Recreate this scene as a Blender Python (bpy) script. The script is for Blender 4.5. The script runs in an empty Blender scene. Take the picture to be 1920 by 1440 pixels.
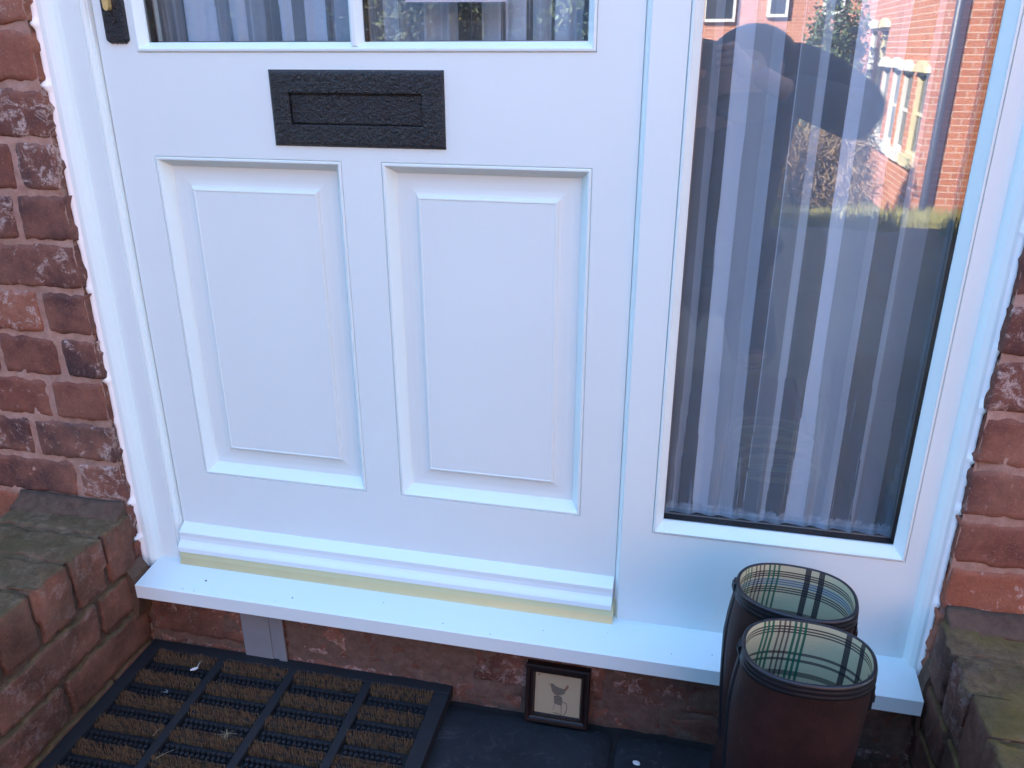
import bpy, bmesh, math, random
from mathutils import Vector, Matrix, noise
random.seed(7)
R_=math.radians
scene=bpy.context.scene
COL=scene.collection
# ------------------------------------------------------------------ camera
cam_d=bpy.data.cameras.new('camera'); cam=bpy.data.objects.new('camera',cam_d); COL.objects.link(cam)
wv=Vector((-.3877,-.0417,.2166))
Rm=Matrix.Rotation(wv.length,3,wv.normalized())@Matrix(((1,0,0),(0,0,-1),(0,1,0)))
cam.matrix_world=Matrix.Translation((.780534,-1.092418,.144921))@Rm.to_4x4()
cam_d.sensor_width=36; cam_d.lens=1535/1920*36; cam_d.clip_start=.005; cam_d.clip_end=500
scene.camera=cam
# ------------------------------------------------------------------ world, sun, exposure
SUN_EL=R_(33); SUN_H=Vector((-.75,.66,0)).normalized()
W=bpy.data.worlds.new('World'); scene.world=W; W.use_nodes=True
nt=W.node_tree; bg=nt.nodes['Background']
sky=nt.nodes.new('ShaderNodeTexSky'); sky.sky_type='NISHITA'; sky.sun_disc=False
sky.sun_elevation=SUN_EL; sky.sun_rotation=math.atan2(SUN_H.x,SUN_H.y)
sky.air_density=1.0; sky.dust_density=0.0; sky.ozone_density=3.2
nt.links.new(sky.outputs[0],bg.inputs[0]); bg.inputs[1].default_value=.15
sd=bpy.data.lights.new('sun','SUN'); sd.energy=4.2; sd.angle=R_(.5); sd.color=(1,.93,.82)
so=bpy.data.objects.new('sun',sd); COL.objects.link(so)
tosun=Vector((SUN_H.x*math.cos(SUN_EL),SUN_H.y*math.cos(SUN_EL),math.sin(SUN_EL)))
so.rotation_euler=tosun.to_track_quat('Z','Y').to_euler()
vs=scene.view_settings; vs.view_transform='Standard'; vs.look='None'; vs.gamma=1; vs.exposure=3.25
scene.render.resolution_x=1024; scene.render.resolution_y=768
scene.cycles.transparent_max_bounces=16; scene.cycles.max_bounces=10

# ------------------------------------------------------------------ material helpers
class NT:
    def __init__(s,name):
        s.m=bpy.data.materials.new(name); s.m.use_nodes=True; s.t=s.m.node_tree
        s.b=s.t.nodes['Principled BSDF']; s.out=s.t.nodes['Material Output']
    def n(s,ty,ins=None,**kw):
        x=s.t.nodes.new('ShaderNode'+ty)
        for k,v in kw.items(): setattr(x,k,v)
        for k,v in (ins or {}).items(): s.set(x,k,v)
        return x
    def set(s,x,k,v):
        i=x.inputs[k]
        if isinstance(v,bpy.types.NodeSocket): s.t.links.new(v,i)
        else: i.default_value=v
    def noise(s,scale,detail=3,rough=.6,vec=None,dist=0):
        x=s.n('TexNoise',{'Scale':scale,'Detail':detail,'Roughness':rough,'Distortion':dist})
        s.t.links.new(vec if vec is not None else s.obj(),x.inputs['Vector']); return x.outputs['Fac']
    def obj(s):
        if not hasattr(s,'_o'): s._o=s.n('TexCoord').outputs['Object']
        return s._o
    def math(s,op,a,b=0.,c=0.):
        return s.n('Math',{0:a,1:b,2:c},operation=op).outputs[0]
    def ramp(s,fac,stops,interp='LINEAR'):
        x=s.n('ValToRGB',{'Fac':fac}); cr=x.color_ramp; cr.interpolation=interp
        for i,(p,c) in enumerate(stops):
            e=cr.elements[i] if i<2 else cr.elements.new(p)
            e.position=p; e.color=(*c,1) if len(c)==3 else c
        return x.outputs['Color']
    def mapr(s,v,a,b,c=0,d=1):
        return s.n('MapRange',{'Value':v,'From Min':a,'From Max':b,'To Min':c,'To Max':d}).outputs[0]
    def mix(s,f,a,b,blend='MIX'):
        x=s.n('Mix',data_type='RGBA',blend_type=blend)
        for i,v in ((0,f),(6,a),(7,b)):
            if isinstance(v,bpy.types.NodeSocket): s.t.links.new(v,x.inputs[i])
            else: x.inputs[i].default_value=v if i==0 else (*v,1)
        return x.outputs[2]
    def bump(s,h,strength=.4,dist=.002):
        x=s.n('Bump',{'Height':h,'Strength':strength,'Distance':dist}); s.t.links.new(x.outputs[0],s.b.inputs['Normal'])
    def base(s,c=None,rough=None,metal=None,spec=None):
        for k,v in (('Base Color',c),('Roughness',rough),('Metallic',metal),('Specular IOR Level',spec)):
            if v is None: continue
            if k=='Base Color' and not isinstance(v,bpy.types.NodeSocket): v=(*v,1)
            s.set(s.b,k,v)
        return s.m
def simple(name,c,rough=.5,metal=0,var=.08,scale=40,bump=0,spec=.5,bs=200,bd=.0005):
    m=NT(name); f=m.noise(scale,4)
    col=m.mix(f,tuple(x*(1-var) for x in c),tuple(min(1,x*(1+var)) for x in c))
    m.base(col,rough,metal,spec)
    if bump: m.bump(m.noise(bs,3),bump,bd)
    return m.m
def white_paint(name='white_paint',c=(.69,.805,.795),rough=.38,grain=True):
    m=NT(name)
    mp=m.n('Mapping',{'Vector':m.obj(),'Scale':(60,60,60)}).outputs[0]
    f=m.noise(1,5,.7,vec=mp); g=m.noise(2.2,3)
    col=m.mix(m.mapr(g,.35,.7),tuple(x*.965 for x in c),c)
    d=m.mapr(m.noise(160,2),.74,.80); d2=m.math('MULTIPLY',d,m.mapr(m.noise(9,2),.5,.7,0,.5))
    col=m.mix(d2,col,(.45,.43,.40))
    m.base(col,m.mapr(f,.3,.7,rough-.05,rough+.08),0,.45); m.bump(f,.12,.0006)
    return m.m
def brick_mat(name,stops,moss=0,white=.6,dirt=0,mosscol=(.07,.075,.035)):
    m=NT(name); a=m.n('Attribute',attribute_name='bid').outputs['Fac']
    c=m.ramp(a,stops)
    n1=m.noise(14,5,.65); n2=m.noise(90,4,.7); n3=m.noise(350,3,.7); n4=m.noise(38,6,.75,dist=.6)
    c=m.mix(m.mapr(n1,.35,.68),c,m.mix(.55,c,(.33,.13,.08)))
    c=m.mix(m.mapr(n2,.45,.8,0,.6),c,m.mix(.65,c,(.06,.03,.03)))
    c=m.mix(m.mapr(n3,.58,.75,0,.5),c,(.42,.25,.18))
    # mortar smear / lime bloom with its own patches, more on some bricks than on others
    wn=m.math('ADD',n4,m.math('MULTIPLY',m.math('SINE',m.math('MULTIPLY',a,91.0)),.09))
    wh=m.math('MULTIPLY',m.mapr(wn,.585,.66,0,min(1,white*1.35)),m.mapr(m.noise(210,5,.8),.42,.54,.12,1)); c=m.mix(wh,c,(.46,.37,.33))
    c=m.mix(m.mapr(m.noise(7,4),.42,.7,0,.45),c,m.mix(.6,c,(.30,.17,.12)))
    if dirt: c=m.mix(m.mapr(m.noise(10,5,.7),.35,.65,0,dirt),c,(.05,.04,.028))
    if moss:
        g=m.n('NewGeometry').outputs['Normal']; up=m.n('SeparateXYZ',{0:g}).outputs[2]
        k=m.math('MULTIPLY',m.mapr(up,.25,.7),m.mapr(m.noise(18,6,.8),.30,.50,.78,1))
        mc=m.ramp(m.noise(55,8,.8,dist=.4),[(.25,(.040,.026,.013)),(.42,(.082,.054,.028)),(.56,(.135,.092,.050)),(.74,(.23,.17,.11))])
        mc=m.mix(m.mapr(m.noise(10,4,.7),.42,.66),mc,m.mix(.75,mc,mosscol))
        mc=m.mix(m.mapr(m.noise(120,2),.76,.79,0,.8),mc,(.24,.22,.17))
        c=m.mix(k,c,mc)
    m.base(c,m.mapr(n2,.3,.7,.78,.95),0,.25)
    hh=m.math('ADD',m.math('MULTIPLY',n3,.5),m.math('ADD',m.noise(150,4,.7),m.math('MULTIPLY',n2,1.2)))
    m.bump(hh,.55,.0018)
    return m.m
def mortar_mat(name,c1,c2,dirt=.3):
    m=NT(name); n=m.noise(60,6,.7); n2=m.noise(8,3)
    c=m.mix(m.mapr(n,.3,.7),c1,c2); c=m.mix(m.mapr(n2,.45,.7,0,dirt),c,(.10,.07,.05))
    c=m.mix(m.mapr(m.noise(260,2),.72,.80,0,.5),c,m.mix(.5,c,(.50,.40,.33)))
    m.base(c,.93,0,.2); m.bump(m.math('ADD',n,m.noise(260,3)),.6,.002); return m.m
BR=[(0,(.042,.026,.029)),(.3,(.074,.034,.030)),(.5,(.115,.043,.033)),(.72,(.16,.056,.037)),(.9,(.23,.076,.042)),(1,(.27,.095,.050))]
M={}
M['brick']=brick_mat('house_brick',BR)
M['mortar']=mortar_mat('house_mortar',(.27,.155,.12),(.42,.275,.22))
M['brickR']=M['brick']
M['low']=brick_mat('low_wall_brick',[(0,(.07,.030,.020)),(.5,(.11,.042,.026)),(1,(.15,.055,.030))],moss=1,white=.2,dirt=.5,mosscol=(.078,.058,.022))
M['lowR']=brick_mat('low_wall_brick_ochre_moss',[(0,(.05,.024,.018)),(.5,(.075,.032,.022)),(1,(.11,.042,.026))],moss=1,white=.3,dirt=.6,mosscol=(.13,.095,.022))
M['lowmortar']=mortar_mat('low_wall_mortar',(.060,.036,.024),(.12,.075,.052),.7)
M['plinth']=brick_mat('plinth_brick',[(0,(.06,.028,.022)),(.5,(.10,.036,.026)),(1,(.14,.046,.030))],white=.5,dirt=.45)
M['plinthmortar']=mortar_mat('plinth_mortar',(.085,.052,.040),(.16,.105,.08),.5)
M['white']=white_paint()
M['frame']=white_paint('frame_paint',(.69,.805,.795),.34)
M['sealant']=simple('white_sealant',(.85,.85,.84),.45,var=.03,bump=.3,bs=120)
M['spacer']=simple('black_glazing_spacer',(.012,.012,.014),.5)
M['unit_edge']=simple('sealed_unit_edge',(.35,.35,.36),.3,metal=.6)
M['brass']=simple('anodised_gold',(.66,.65,.37),.36,metal=.4,var=.06,scale=25)
M['brasskey']=simple('worn_brass',(.80,.58,.24),.35,metal=.55,var=.25,scale=300,bump=.5,bs=600,bd=.001)
def hammered():
    m=NT('black_hammered_iron'); v=m.noise(420,3,.6,dist=.5); v2=m.noise(170,2)
    m.base((.0042,.0052,.0072),m.mapr(v,.3,.7,.22,.40),0,.55); m.bump(m.math('ADD',v,m.math('MULTIPLY',v2,.8)),.85,.0030); return m.m
M['iron']=hammered()
M['rubber']=simple('black_rubber',(.0075,.0085,.011),.75,var=.3,scale=30,bump=.4,bs=300)
M['coir']=simple('coir_bristle',(.165,.100,.048),.85,var=.5,scale=120)
def slate():
    m=NT('dark_slate_slab'); n=m.noise(9,6,.7,dist=.5); n2=m.noise(60,5,.7)
    c=m.mix(m.mapr(n,.35,.65),(.008,.010,.0125),(.017,.020,.023))
    c=m.mix(m.mapr(m.noise(20,7,.8,dist=1.8),.54,.66,0,.75),c,(.040,.046,.050))
    c=m.mix(m.mapr(m.noise(150,2),.80,.82,0,.8),c,(.20,.20,.19))
    m.base(c,.75,0,.35); m.bump(m.math('ADD',n2,n),.6,.003); return m.m
M['slate']=slate()
M['jointdirt']=simple('joint_dirt',(.008,.008,.008),.95,var=.5,scale=120,bump=.6)
M['bootrub']=None
def bootm():
    m=NT('burgundy_rubber'); n=m.noise(12,5,.7); s=m.mapr(m.noise(22,5,.8,dist=1),.62,.70,0,.35)
    c=m.mix(m.mapr(n,.4,.65),(.014,.0060,.0060),(.030,.0100,.0090)); c=m.mix(s,c,(.05,.038,.036))
    m.base(c,m.mapr(n,.3,.7,.52,.68),0,.35); m.bump(m.math('ADD',m.noise(240,3),m.noise(14,4)),.3,.0012); return m.m
M['boot']=bootm()
M['bootblack']=simple('black_boot_trim',(.008,.0095,.013),.4,var=.2)
def plaid(name,vert,horz,bg=(.41,.40,.26)):
    m=NT(name); uv=m.n('TexCoord').outputs['UV']; sp=m.n('SeparateXYZ',{0:uv}); u,v=sp.outputs[0],sp.outputs[1]
    c=m.mix(m.noise(300,3,.6),bg,tuple(x*1.2 for x in bg))
    # band tint, then lines
    for ax,ls in ((v,horz),(u,vert)):
        for p,wd,cc,al in ls:
            d=m.math('ABSOLUTE',m.math('SUBTRACT',ax,p)); k=m.math('MULTIPLY',m.math('LESS_THAN',d,wd),al); c=m.mix(k,c,cc)
    m.base(c,.85,0,.2); m.bump(m.noise(900,2),.2,.0004); return m.m
BK=(.02,.02,.028); GN=(.008,.10,.06); BL=(.02,.12,.24); PU=(.045,.02,.03)
M['plaid_rear']=plaid('plaid_lining_rear',
   [(u_,.0030,GN,.88) for u_ in (.303,.317,.331)]+[(u_,.0026,PU,.8) for u_ in (.349,.362,.375)]+[(u_,.0026,GN,.8) for u_ in (.394,.408,.422)]+[(.216,.0085,BK,.9),(.176,.0085,BK,.9)],
   [(v_,.0028,BK,.88) for v_ in (.974,.964,.955)]+[(v_,.0032,BL,.8) for v_ in (.939,.929,.919)]+[(v_,.0028,BK,.88) for v_ in (.906,.896,.886)]+[(.80,.01,BK,.7)])
M['plaid_front']=plaid('plaid_lining_front',
   [(u_,.0034,GN,.92) for u_ in (.360,.347,.334)]+[(u_,.0028,PU,.8) for u_ in (.315,.301,.288)]+[(u_,.0036,GN,.92) for u_ in (.272,.258,.244)]+[(.130,.0085,BK,.9),(.082,.0085,BK,.9)],
   [(v_,.0030,BK,.88) for v_ in (.979,.968,.957)]+[(.872,.0055,BK,.8),(.845,.0055,BK,.8),(.79,.01,BK,.7)])
M['pictframe']=simple('dark_stained_wood',(.014,.0075,.0065),.35,var=.4,scale=60,bump=.2,bs=120)
M['card']=simple('aged_card',(.34,.285,.18),.6,var=.08,scale=12)
M['ink']=simple('bird_drawing_grey',(.12,.105,.075),.7,var=.3,scale=400)
M['inkred']=simple('bird_drawing_rust',(.20,.10,.05),.7,var=.3,scale=400)
M['inkdark']=simple('bird_drawing_line',(.05,.04,.03),.7)
M['greyplastic']=simple('weathered_grey_plastic',(.19,.205,.22),.55,var=.15,scale=20,bump=.2)
M['paper']=simple('white_paper',(.78,.80,.82),.6,var=.03)
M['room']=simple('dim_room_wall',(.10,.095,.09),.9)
M['straw']=simple('dry_straw',(.42,.36,.22),.8,var=.2)
M['husk']=simple('pale_husk',(.60,.60,.56),.7,var=.15)
M['speck']=simple('dark_leaf_speck',(.03,.022,.015),.8)
def glassm():
    m=NT('window_glass'); t=m.t; t.nodes.remove(m.b)
    fr=m.n('Fresnel',{'IOR':2.05}).outputs[0]; bf=m.n('NewGeometry').outputs['Backfacing']
    fac=m.math('MULTIPLY',fr,m.math('SUBTRACT',1.0,bf))
    tr=m.n('BsdfTransparent',{'Color':(.97,.99,.99,1)}).outputs[0]; gl=m.n('BsdfGlossy',{'Color':(1,1,1,1),'Roughness':0.0}).outputs[0]
    t.links.new(m.n('MixShader',{0:fac,1:tr,2:gl}).outputs[0],m.out.inputs[0]); return m.m
M['glass']=glassm()
def voile():
    m=NT('striped_voile'); t=m.t; t.nodes.remove(m.b)
    a=m.n('Attribute',attribute_name='dens').outputs['Fac']
    weave=m.noise(700,2); a2=m.math('MULTIPLY',a,m.mapr(weave,.3,.7,.93,1.07))
    d=m.n('BsdfDiffuse',{'Color':(.70,.81,.98,1)}).outputs[0]; tl=m.n('BsdfTranslucent',{'Color':(.70,.81,.98,1)}).outputs[0]
    dd=m.n('MixShader',{0:.12,1:d,2:tl}).outputs[0]; tr=m.n('BsdfTransparent').outputs[0]
    t.links.new(m.n('MixShader',{0:a2,1:tr,2:dd}).outputs[0],m.out.inputs[0]); return m.m
M['voile']=voile()
def brickwall(name,c1,c2,mo,scale=1.0,rot=None):
    m=NT(name); o=m.obj()
    sp=m.n('SeparateXYZ',{0:o}); hx=m.math('ADD',sp.outputs[0],sp.outputs[1])
    v=m.n('CombineXYZ',{0:hx,1:sp.outputs[2],2:0.0}).outputs[0]
    b=m.n('TexBrick',{'Vector':v,'Color1':(*c1,1),'Color2':(*c2,1),'Mortar':(*mo,1),'Scale':1.0,'Mortar Size':.006,'Bias':0.0,'Brick Width':.225,'Row Height':.075})
    c=m.mix(m.mapr(m.noise(3,5),.3,.7,0,.5),b.outputs['Color'],m.mix(.5,b.outputs['Color'],(.45,.15,.07)))
    c=m.mix(m.mapr(m.noise(30,4),.5,.75,0,.4),c,(.12,.05,.035))
    m.base(c,.9,0,.2); m.bump(b.outputs['Fac'],-.5,.004); return m.m
M['farbrick']=brickwall('neighbour_brick',(.40,.145,.085),(.50,.20,.12),(.58,.43,.36))
M['bouncebrick']=brickwall('bounce_wing_brick',(.34,.22,.16),(.42,.28,.20),(.50,.42,.36))  # for the added bounce wing, paled so its bounce is less red
M['housebrick']=brickwall('house_brick_far',(.20,.06,.035),(.30,.09,.045),(.40,.26,.19))
M['tile']=simple('clay_roof_tile',(.17,.105,.075),.9,var=.4,scale=8,bump=.5,bs=12,bd=.02)
M['slatetile']=simple('blue_slate_roof',(.16,.17,.20),.7,var=.2,scale=6)
M['winwhite']=simple('window_joinery_white',(.58,.56,.53),.5,var=.03)
M['wincream']=simple('window_joinery_cream',(.58,.50,.32),.5,var=.03)
M['darkglass']=simple('dark_window_glass',(.03,.035,.045),.08)
M['pipe']=simple('dark_drain_pipe',(.04,.04,.06),.4)
M['leaf']=simple('bush_leaf',(.07,.095,.04),.6,var=.55,scale=3)
M['leafy']=simple('hedge_leaf_yellowing',(.15,.145,.05),.6,var=.4,scale=4)
M['twig']=simple('dry_bramble',(.22,.15,.10),.9,var=.5,scale=5)
M['bark']=simple('bark',(.09,.065,.045),.9,var=.3,bump=.5,bs=30,bd=.01)
M['blade']=simple('sunburnt_grass',(.26,.24,.09),.8,var=.5,scale=2)
def groundm():
    m=NT('garden_soil_and_grass'); n=m.noise(2.5,6,.7); n2=m.noise(30,5)
    c=m.ramp(m.math('ADD',m.math('MULTIPLY',n,.6),m.math('MULTIPLY',n2,.4)),[(.3,(.07,.065,.055)),(.5,(.12,.12,.085)),(.7,(.21,.20,.14))])
    m.base(c,.95,0,.2); m.bump(n2,.8,.03); return m.m
M['ground']=groundm()
M['backdrop_hill']=simple('backdrop_scrub',(.055,.060,.035),.95,var=.5,scale=.6)
M['skin']=simple('skin',(.55,.33,.25),.5,var=.06)
M['jacket']=simple('navy_fleece',(.018,.022,.035),.9,var=.2,scale=60,bump=.3,bs=200,bd=.002)
M['trouser']=simple('dark_denim',(.02,.03,.06),.9,var=.2,scale=80)
M['hair']=simple('dark_brown_hair',(.03,.018,.012),.6,var=.3,scale=200)
M['phone']=simple('black_phone',(.015,.015,.017),.25)
M['eye']=simple('eye_white',(.7,.7,.68),.3)

# ------------------------------------------------------------------ object helpers
def link(name,me,parent=None,mats=()):
    o=bpy.data.objects.new(name,me); COL.objects.link(o)
    for m in mats: me.materials.append(m)
    if parent: o.parent=parent
    return o
def fin(name,bm,mats,parent=None,smooth=False,attr=None,recalc=False):
    if recalc: bmesh.ops.recalc_face_normals(bm,faces=bm.faces)
    me=bpy.data.meshes.new(name); bm.to_mesh(me); bm.free()
    if not isinstance(mats,(list,tuple)): mats=[mats]
    o=link(name,me,parent,mats)
    if smooth:
        for p in me.polygons: p.use_smooth=True
    return o
def thing(name,label,cat,loc=(0,0,0),group=None,kind=None):
    o=bpy.data.objects.new(name,None); COL.objects.link(o); o.location=loc; o.empty_display_size=.05
    return tag(o,label,cat,group,kind)
def tag(o,label=None,cat=None,group=None,kind=None):
    if label: o['label']=label
    if cat: o['category']=cat
    if group: o['group']=group
    if kind: o['kind']=kind
    return o
def box(bm,a,b,mi=0,bev=0):
    x0,y0,z0=a; x1,y1,z1=b
    v=[bm.verts.new(p) for p in ((x0,y0,z0),(x1,y0,z0),(x1,y1,z0),(x0,y1,z0),(x0,y0,z1),(x1,y0,z1),(x1,y1,z1),(x0,y1,z1))]
    fs=[bm.faces.new([v[i] for i in q]) for q in ((3,2,1,0),(4,5,6,7),(0,1,5,4),(1,2,6,5),(2,3,7,6),(3,0,4,7))]
    for f in fs: f.material_index=mi
    if bev:
        es=list({e for f in fs for e in f.edges}); r=bmesh.ops.bevel(bm,geom=es,offset=bev,segments=2,profile=.6,affect='EDGES')
        for f in r['faces']: f.material_index=mi
    return v
def quad(bm,pts,mi=0):
    f=bm.faces.new([bm.verts.new(p) for p in pts]); f.material_index=mi; return f
def extrude_profile(bm,prof,axis,t0,t1,mi=0,cap=True):
    # prof: list of 2D points; axis 'z': (x,y) swept in z; axis 'x': (y,z) swept in x
    mk=(lambda p,t:(p[0],p[1],t)) if axis=='z' else (lambda p,t:(t,p[0],p[1]))
    A=[bm.verts.new(mk(p,t0)) for p in prof]; B=[bm.verts.new(mk(p,t1)) for p in prof]; n=len(prof)
    for i in range(n):
        f=bm.faces.new((A[i],A[(i+1)%n],B[(i+1)%n],B[i])); f.material_index=mi
    if cap:
        for L in (A,B):
            f=bm.faces.new(L); f.material_index=mi
def ring(bm,x0,x1,z0,z1,prof,mi=0,fill=False):
    # mitred moulding round a rectangle lying in the xz plane: prof = (inset, y)
    loops=[]
    for d,y in prof:
        loops.append([bm.verts.new(p) for p in ((x0+d,y,z0+d),(x1-d,y,z0+d),(x1-d,y,z1-d),(x0+d,y,z1-d))])
    for a,b in zip(loops,loops[1:]):
        for i in range(4):
            f=bm.faces.new((a[i],a[(i+1)%4],b[(i+1)%4],b[i])); f.material_index=mi
    if fill: bm.faces.new(loops[-1]).material_index=mi
def plate(bm,xs,zs,holes,y,mi=0):
    # front face cells at depth y, skipping holes given as (i,j)
    for i in range(len(xs)-1):
        for j in range(len(zs)-1):
            if (i,j) in holes: continue
            quad(bm,((xs[i],y,zs[j]),(xs[i+1],y,zs[j]),(xs[i+1],y,zs[j+1]),(xs[i],y,zs[j+1])),mi)
def N3(p,s,seed=0): return noise.noise(Vector((p[0]*s+seed*13.7,p[1]*s+seed*7.1,p[2]*s-seed*3.3)))

# ------------------------------------------------------------------ detailed bricks
def brick(bm,lay,O,U,V,N,w,h,bid,depth=.03,mi=0,proud=0,step=.008,rag=1.5,rough=0):
    nx=max(4,int(w/step)); ny=max(3,int(h/step)); sd=bid*37+w*11
    us=[0,.0022]+[w*i/nx for i in range(1,nx)]+[w-.0022,w]; vs_=[0,.0022]+[h*j/ny for j in range(1,ny)]+[h-.0022,h]
    G=[]
    for v in vs_:
        row=[]
        for u in us:
            P=O+U*u+V*v
            e=min(u,w-u,v,h-v); ce=math.hypot(max(0,.010-min(u,w-u)),max(0,.010-min(v,h-v)))
            du=(N3(P,55,sd)*.0022+N3(P,170,sd)*.0010)*rag; dv=(N3(P,55,sd+3)*.0022+N3(P,170,sd+4)*.0010)*rag
            off=proud+N3(P,28,sd+1)*.0012+N3(P,110,sd+2)*.0006+rough*(N3(P,45,7)+.6*N3(P,120,8))
            if e<1e-6: off-=.0022; du*=1.5; dv*=1.5
            elif e<.003: off-=.0003
            off-=max(0,ce-.009)*.5
            cu=w/2; cv=h/2; k=1-max(0,ce-.010)*14*abs(1)
            uu=cu+(u-cu)*(1-(1-k)*.02); vv=cv+(v-cv)*(1-(1-k)*.06)
            vt=bm.verts.new(O+U*(uu+du)+V*(vv+dv)+N*off); vt[lay]=bid; row.append(vt)
        G.append(row)
    for j in range(len(G)-1):
        for i in range(len(us)-1):
            f=bm.faces.new((G[j][i],G[j][i+1],G[j+1][i+1],G[j+1][i])); f.material_index=mi; f.smooth=True
    rim=G[0]+[r[-1] for r in G[1:]]+G[-1][::-1][1:]+[r[0] for r in G[::-1][1:-1]]
    back=[]
    for vt in rim:
        b=bm.verts.new(vt.co-N*depth); b[lay]=bid; back.append(b)
    n=len(rim)
    for i in range(n):
        f=bm.faces.new((rim[(i+1)%n],rim[i],back[i],back[(i+1)%n])); f.material_index=mi; f.smooth=True
def mortar(bm,lay,O,U,V,N,w,h,rec=.0022,amp=.0026,step=.0055,mi=1):
    nx=max(2,int(w/step)); ny=max(2,int(h/step)); G=[]
    for j in range(ny+1):
        row=[]
        for i in range(nx+1):
            P=O+U*(w*i/nx)+V*(h*j/ny)
            o=-rec+N3(P,30,5)*amp+N3(P,90,6)*amp*.6
            vt=bm.verts.new(P+N*o); row.append(vt)
        G.append(row)
    for j in range(ny):
        for i in range(nx):
            f=bm.faces.new((G[j][i],G[j][i+1],G[j+1][i+1],G[j+1][i])); f.material_index=mi; f.smooth=True
def new_brick_bm():
    bm=bmesh.new(); lay=bm.verts.layers.float.new('bid'); return bm,lay
X,Y,Z=Vector((1,0,0)),Vector((0,1,0)),Vector((0,0,1))

# ================================================================== SETTING: ground, path
bm=bmesh.new()
def gz(x,y):
    if y>-1.6: return -.93
    z=-.93-.49*min(1,(-1.6-y)/5.6)
    if y<-7.2: z-=.47*min(1,(-7.2-y)/2.3)
    if y<-9.5: z-=.01*(-9.5-y)
    return z+.05*noise.noise(Vector((x*.5,y*.5,3)))
ys=[12,2,.5,-1.6]+[-1.6-.4*i for i in range(1,24)]+[-12,-15,-20,-30,-60,-150]; xs=[-150,-60,-30,-15]+[-10+i for i in range(21)]+[15,30,60,150]
G=[[bm.verts.new((x,y,gz(x,y))) for x in xs] for y in ys]
for j in range(len(ys)-1):
    for i in range(len(xs)-1): bm.faces.new((G[j][i],G[j+1][i],G[j+1][i+1],G[j][i+1])).smooth=True
tag(fin('ground',bm,M['ground']),kind='structure')
# path of slabs at the threshold
bm=bmesh.new()
box(bm,(-.118,-1.6,-.99),(1.156,-.046,-.889),1)
def slab(x0,x1,y0,y1,z,r=.018):
    # rounded slab with an uneven top
    n=26; m=18; pts=[]
    G=[]
    for j in range(m+1):
        row=[]
        for i in range(n+1):
            u=i/n; v=j/m; x=x0+(x1-x0)*u; y=y0+(y1-y0)*v
            ex=min(x-x0,x1-x); ey=min(y-y0,y1-y)
            if ex<r and ey<r:
                k=math.hypot(r-ex,r-ey)
                if k>r:
                    cx=x0+r if x-x0<r else x1-r; cy=y0+r if y-y0<r else y1-r
                    d=Vector((x-cx,y-cy)).normalized()*r; x,y=cx+d.x,cy+d.y; ex=ey=0
            zz=z+.0022*noise.noise(Vector((x*9,y*9,1)))+.001*noise.noise(Vector((x*40,y*40,2)))
            e=min(ex,ey)
            if e<.001: zz-=.010
            x+=.002*noise.noise(Vector((x*30,y*30,8))); y+=.002*noise.noise(Vector((x*30,y*30,9)))
            row.append(bm.verts.new((x,y,zz)))
        G.append(row)
    for j in range(m):
        for i in range(n):
            f=bm.faces.new((G[j][i],G[j][i+1],G[j+1][i+1],G[j+1][i])); f.smooth=True
for y0,y1,cuts in ((-.46,-.066,(-.11,.30,.723)),(-.86,-.47,(-.11,.12,.50,.90)),(-1.28,-.87,(-.11,.30,.723)),(-1.59,-1.29,(-.11,.12,.50,.90))):
    c=list(cuts)+[1.148]
    for a,b in zip(c,c[1:]): slab(a+.005,b-.005,y0,y1,-.875)
tag(fin('path',bm,[M['slate'],M['jointdirt']]),kind='structure')

# ================================================================== HOUSE
YF=-.05   # brick face
JZ=.098; PITCH=.0748
house=thing('brick_house','old red brick house wall round the white front door','house',(0.5,0,-.93))
IH=Matrix.Translation((-.5,0,.93))
def hpart(name,bm,mats,**k):
    o=fin(name,bm,mats,house,**k); o.matrix_parent_inverse=Matrix.Translation(-house.location); return o
# front wall near the door: individually laid bricks
def course_joint(k): return JZ-PITCH*k
rowsL={1:(-.285,.30),2:(-.196,.02),3:(-.213,.05),4:(-.36,.28),5:(-.208,.12),6:(-.193,.10),7:(-.229,.55),8:(-.280,.03),9:(-.212,.22),10:(-.286,.35),0:(-.33,.75)}
bm,lay=new_brick_bm()
mortar(bm,lay,Vector((-.95,YF,-.95)),X,Z,-Y,.823,1.75)
for k in range(-7,14):
    z1=course_joint(k)-.005; z0=course_joint(k+1)+.005
    xr=-.1272; kk=k+1
    first=rowsL.get(kk)
    x1=xr; j=0
    while x1>-.93:
        if j==0 and first: x0=first[0]+.005; bid=first[1]
        else:
            head=(random.random()<.45); x0=x1-(.102 if head else .215)+random.uniform(-.004,.004); bid=random.choice([.05,.15,.25,.4,.55,.62,.7,.8,.95]); bid=min(1,max(0,bid+random.uniform(-.04,.04)))
        x0=max(x0,-.948)
        if x1-x0>.03: brick(bm,lay,Vector((x0,YF,z0)),X,Z,-Y,x1-x0,z1-z0,bid,proud=random.uniform(-.0005,.002),depth=.048)
        x1=x0-.011; j+=1
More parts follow.
